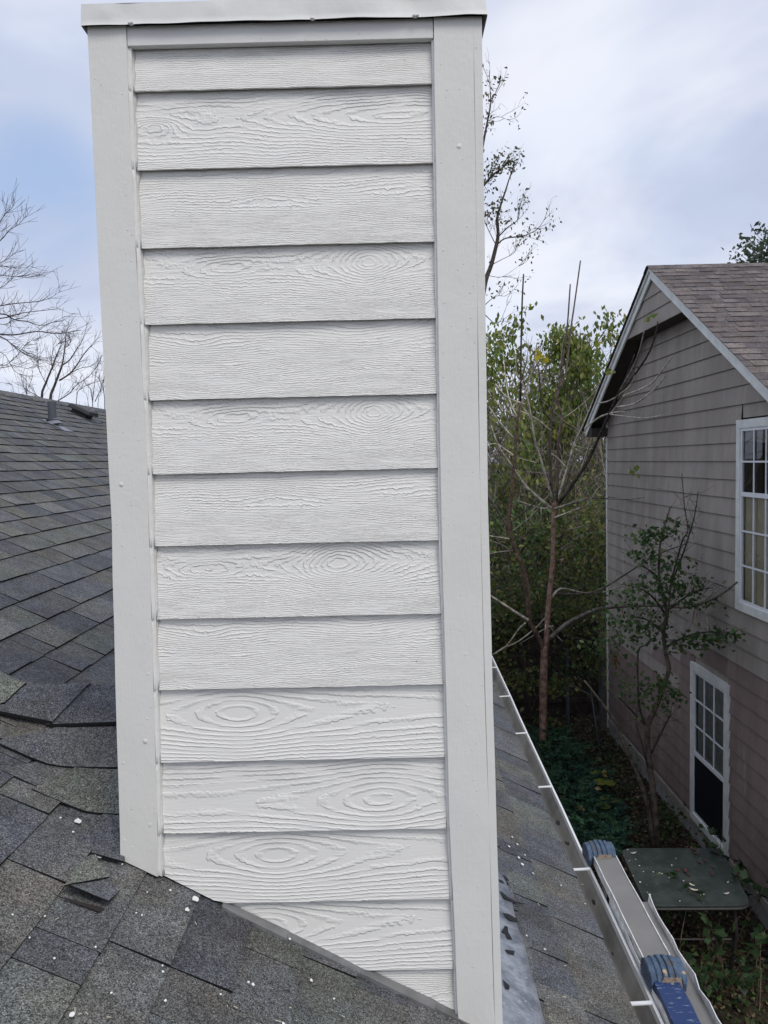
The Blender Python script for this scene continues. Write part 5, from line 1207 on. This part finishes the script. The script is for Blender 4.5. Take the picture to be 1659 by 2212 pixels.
def vines():
    rg = np.random.default_rng(78); lf = Leaves(); tw = MB()
    for (cx_, cy_, sx, sy, n, Y) in ((1095, 1350, 22, 30, 300, 11.6), (1085, 1430, 20, 30, 200, 11.4), (1130, 1300, 30, 24, 260, 11.7), (1230, 1330, 40, 26, 420, 11.6), (1200, 1480, 22, 12, 200, 10.6), (1240, 1430, 40, 22, 260, 11.6), (1290, 1410, 30, 30, 220, 11.5), (1130, 1470, 22, 18, 130, 10.8), (1215, 1260, 40, 30, 300, 11.8), (1290, 1270, 24, 40, 260, 11.6), (1100, 1270, 26, 30, 240, 11.8), (1180, 1550, 14, 8, 50, 10.8)):
        for k in range(n): lf.add(at_y(cx_+rg.normal(0, sx), cy_+rg.normal(0, sy), Y+rg.normal(0, .15)), rg.normal(0, 1, 3)+np.array((0, 0, -.6)), rg.uniform(.05, .11), np.array((DG+DG+LG+OL_)[rg.integers(15)])*rg.uniform(.6, 1.0))
        for k in range(n//22):
            q_ = at_y(cx_+rg.normal(0, sx), cy_+rg.normal(0, sy), Y); d = norm(rg.normal(0, 1, 3)); tw.tube([q_, q_+d*.3+rg.normal(0, .06, 3), q_+d*.7], [.007, .006, .004], 3, 0, (.10, .085, .07), cap=False)
    a = lf.build('vine_foliage', None, kind='stuff', aspect=.36); tag(a, 'dark green vine leaves hanging over the dark plank fence', 'vines')
    b = tw.build('vine_stems', M['bark'], None, kind='stuff'); tag(b, 'thin brown vine stems tangled over the dark plank fence', 'vines')
vines()
# ground cover, litter and small plants in the side yard
def yard():
    rg = np.random.default_rng(79); lf = Leaves(); LT = [(.10, .065, .04), (.06, .045, .035), (.15, .10, .06), (.035, .03, .025), (.18, .13, .08), (.04, .045, .025)]
    for i in range(26000):
        Y = rg.uniform(1.0, 11.9); x = rg.uniform(1.4, 4.27); lf.add((x, Y, -4.65+abs(rg.normal(0, .02))), rg.normal(0, 1, 3)*np.array((1, 1, .25)), rg.uniform(.025, .065), np.array(LT[rg.integers(6)])*rg.uniform(.5, 1.3))
    a = lf.build('leaf_litter', None, kind='stuff', aspect=.34, mat=M['attr']); tag(a, 'brown fallen leaves strewn over the earth between the houses', 'leaf litter')
    lf = Leaves(); TE = [(.04, .11, .07), (.055, .14, .08), (.075, .17, .085), (.03, .08, .06)]
    def frond(p, d, L_, s, cols):
        d = norm(d); side = norm(np.cross(d, (0, 0, 1))); n = int(L_/.028)
        c = np.array(cols[rg.integers(len(cols))])*rg.uniform(.7, 1.25)
        for k in range(n):
            f = k/n; q_ = p+d*L_*f+np.array((0, 0, -.35*L_*f*f))
            for sg in (-1, 1): lf.add(q_, side*sg+d*.6+rg.normal(0, .15, 3), s*(1.15-.6*f), c)
    for i in range(1250):
        px, py = rg.uniform(1150, 1350), rg.uniform(1575, 1870)
        edge = 1125+(py-1560)*.50
        if px < edge or px > 1215+(py-1560)*.62-max(0, (py-1790))*.9 or (py > 1850): continue
        p = at_z(px, py, -4.4+rg.uniform(-.15, .15)); a_ = rg.uniform(0, 6.28); frond(p, (math.cos(a_), math.sin(a_), rg.uniform(.1, .9)), rg.uniform(.18, .42), .052, TE)
    a = lf.build('fern_ground_cover', None, kind='stuff', aspect=.30); tag(a, 'dark teal green ferny ground cover spreading below the gutter', 'ground cover')
    lf = Leaves(); WGc = [(.07, .13, .04), (.10, .17, .05), (.05, .09, .035), (.13, .19, .06), (.10, .09, .05)]
    cs = [(rg.uniform(2.6, 4.2), rg.uniform(2.6, 4.9)) for _ in range(46)]+[(rg.uniform(3.6, 4.22), rg.uniform(5.9, 10.5)) for _ in range(26)]+[(rg.uniform(2.2, 3.6), rg.uniform(9, 11.3)) for _ in range(26)]+[(rg.uniform(2.0, 3.2), rg.uniform(4.6, 6.2)) for _ in range(14)]
    for (x, y) in cs:
        for k in range(int(rg.integers(14, 60))): lf.add((x+rg.normal(0, .12), y+rg.normal(0, .14), -4.63+abs(rg.normal(0, .13))), rg.normal(0, 1, 3)*np.array((1, 1, .5)), rg.uniform(.03, .07), np.array(WGc[rg.integers(5)])*rg.uniform(.6, 1.1))
    a = lf.build('weed_cover', None, kind='stuff', aspect=.36); tag(a, 'low green weeds scattered through the brown leaf litter of the side yard', 'weeds')
    # weeds in the lower right
    def weed(px, py, h, n, cols, label, size, seed, lean=(0, 0)):
        r2 = np.random.default_rng(seed); b = at_z(px, py, -4.64); T = thing('weed', label, 'plant', tuple(b), 'green weeds around the patio table'); st = MB(); l2 = Leaves(); n = max(3, int(n*.6))
        for k in range(n):
            d = norm((r2.normal(0, .35)+lean[0], r2.normal(0, .35)+lean[1], 1)); P = [b+np.array((r2.normal(0, .08), r2.normal(0, .08), 0))]
            for j in range(4): d = norm(d+r2.normal(0, .15, 3)); P.append(P[-1]+d*h/4)
            st.tube(P, [.006, .005, .004, .003, .002], 4, 0, (.13, .10, .07))
            for j in range(12): f = r2.uniform(.25, 1)*4; i = min(3, int(f)); q_ = P[i]+(P[i+1]-P[i])*(f-i); l2.add(q_+r2.normal(0, .03, 3), r2.normal(0, 1, 3)*np.array((1, 1, .5)), size*r2.uniform(.6, 1.2), np.array(cols[r2.integers(len(cols))])*r2.uniform(.7, 1.2))
        st.build('stem', M['bark'], T); l2.build('foliage', T, kind='stuff', aspect=.42)
    WG = [(.05, .10, .035), (.07, .13, .05), (.035, .07, .03)]
    weed(1415, 2040, .75, 4, [(.12, .19, .05), (.08, .14, .05)], 'light green weed in front of the left corner of the patio table', .10, 1)
    weed(1580, 2010, 1.0, 9, WG, 'leafy weed clump against the front right corner of the patio table', .10, 2)
    weed(1480, 2110, .8, 6, WG, 'round leaved weed in the middle of the lower right corner', .09, 3)
    weed(1560, 2150, .8, 7, WG, 'tall stemmed weed near the bottom right corner of the yard', .09, 4)
    weed(1620, 2180, .6, 7, WG, 'low weed patch at the lower right corner of the view', .08, 5)
    weed(1500, 2200, .5, 6, WG, 'small weed beside the lower end of the ladder', .08, 6)
    weed(1600, 1960, .5, 6, WG, 'small leafy weed squeezed between patio table and neighbour wall', .08, 7)
    weed(1545, 1860, .35, 5, DG, 'dark weed against the foundation behind the patio table', .07, 8)
    weed(1480, 1790, .35, 5, DG, 'dark weed creeping along the foundation under the lower window', .07, 9)
    # large yellow green leaves of one low plant
    b = at_z(1300, 1735, -4.64); T = thing('broadleaf_plant', 'low plant with big round yellow green leaves among the dark ferns', 'plant', tuple(b)); st = MB(); r2 = np.random.default_rng(3)
    z5 = lambda a, c: (1015+a*.38, 1371.5+c*.38)
    for (a, c, s, col) in ((717, 775, .085, (.16, .22, .03)), (762, 768, .05, (.45, .36, .05)), (766, 788, .04, (.5, .36, .12)), (742, 826, .085, (.24, .27, .03)), (796, 828, .085, (.22, .25, .03)), (728, 865, .05, (.42, .32, .16)), (770, 915, .07, (.14, .19, .03)), (763, 957, .085, (.17, .21, .03)), (818, 930, .07, (.12, .16, .04)), (624, 976, .07, (.5, .33, .10))):
        p = at_z(*z5(a, c), -4.25); n = 9; V = [tuple(p)]
        for k in range(n): an = 6.283*k/n; rr = s*r2.uniform(.85, 1.12)*(1.0 if k else .5); V.append((p[0]+rr*math.cos(an), p[1]+rr*math.sin(an)*1.15, p[2]+r2.uniform(-.012, .012)-.02))
        V = V+[(x, y, z-.002) for x, y, z in V]
        MB().add(V, [(0, 1+k, 1+(k+1) % n) for k in range(n)]+[(n+1, n+2+(k+1) % n, n+2+k) for k in range(n)], 0, col).build('leaf', M['leaf'], T)
        st.tube([b, (b+p)/2+r2.normal(0, .03, 3), p-np.array((0, 0, .025))], .004, 4, 0, (.1, .12, .04))
    st.build('stem', M['bark'], T)
yard()
print('PART2 ok')
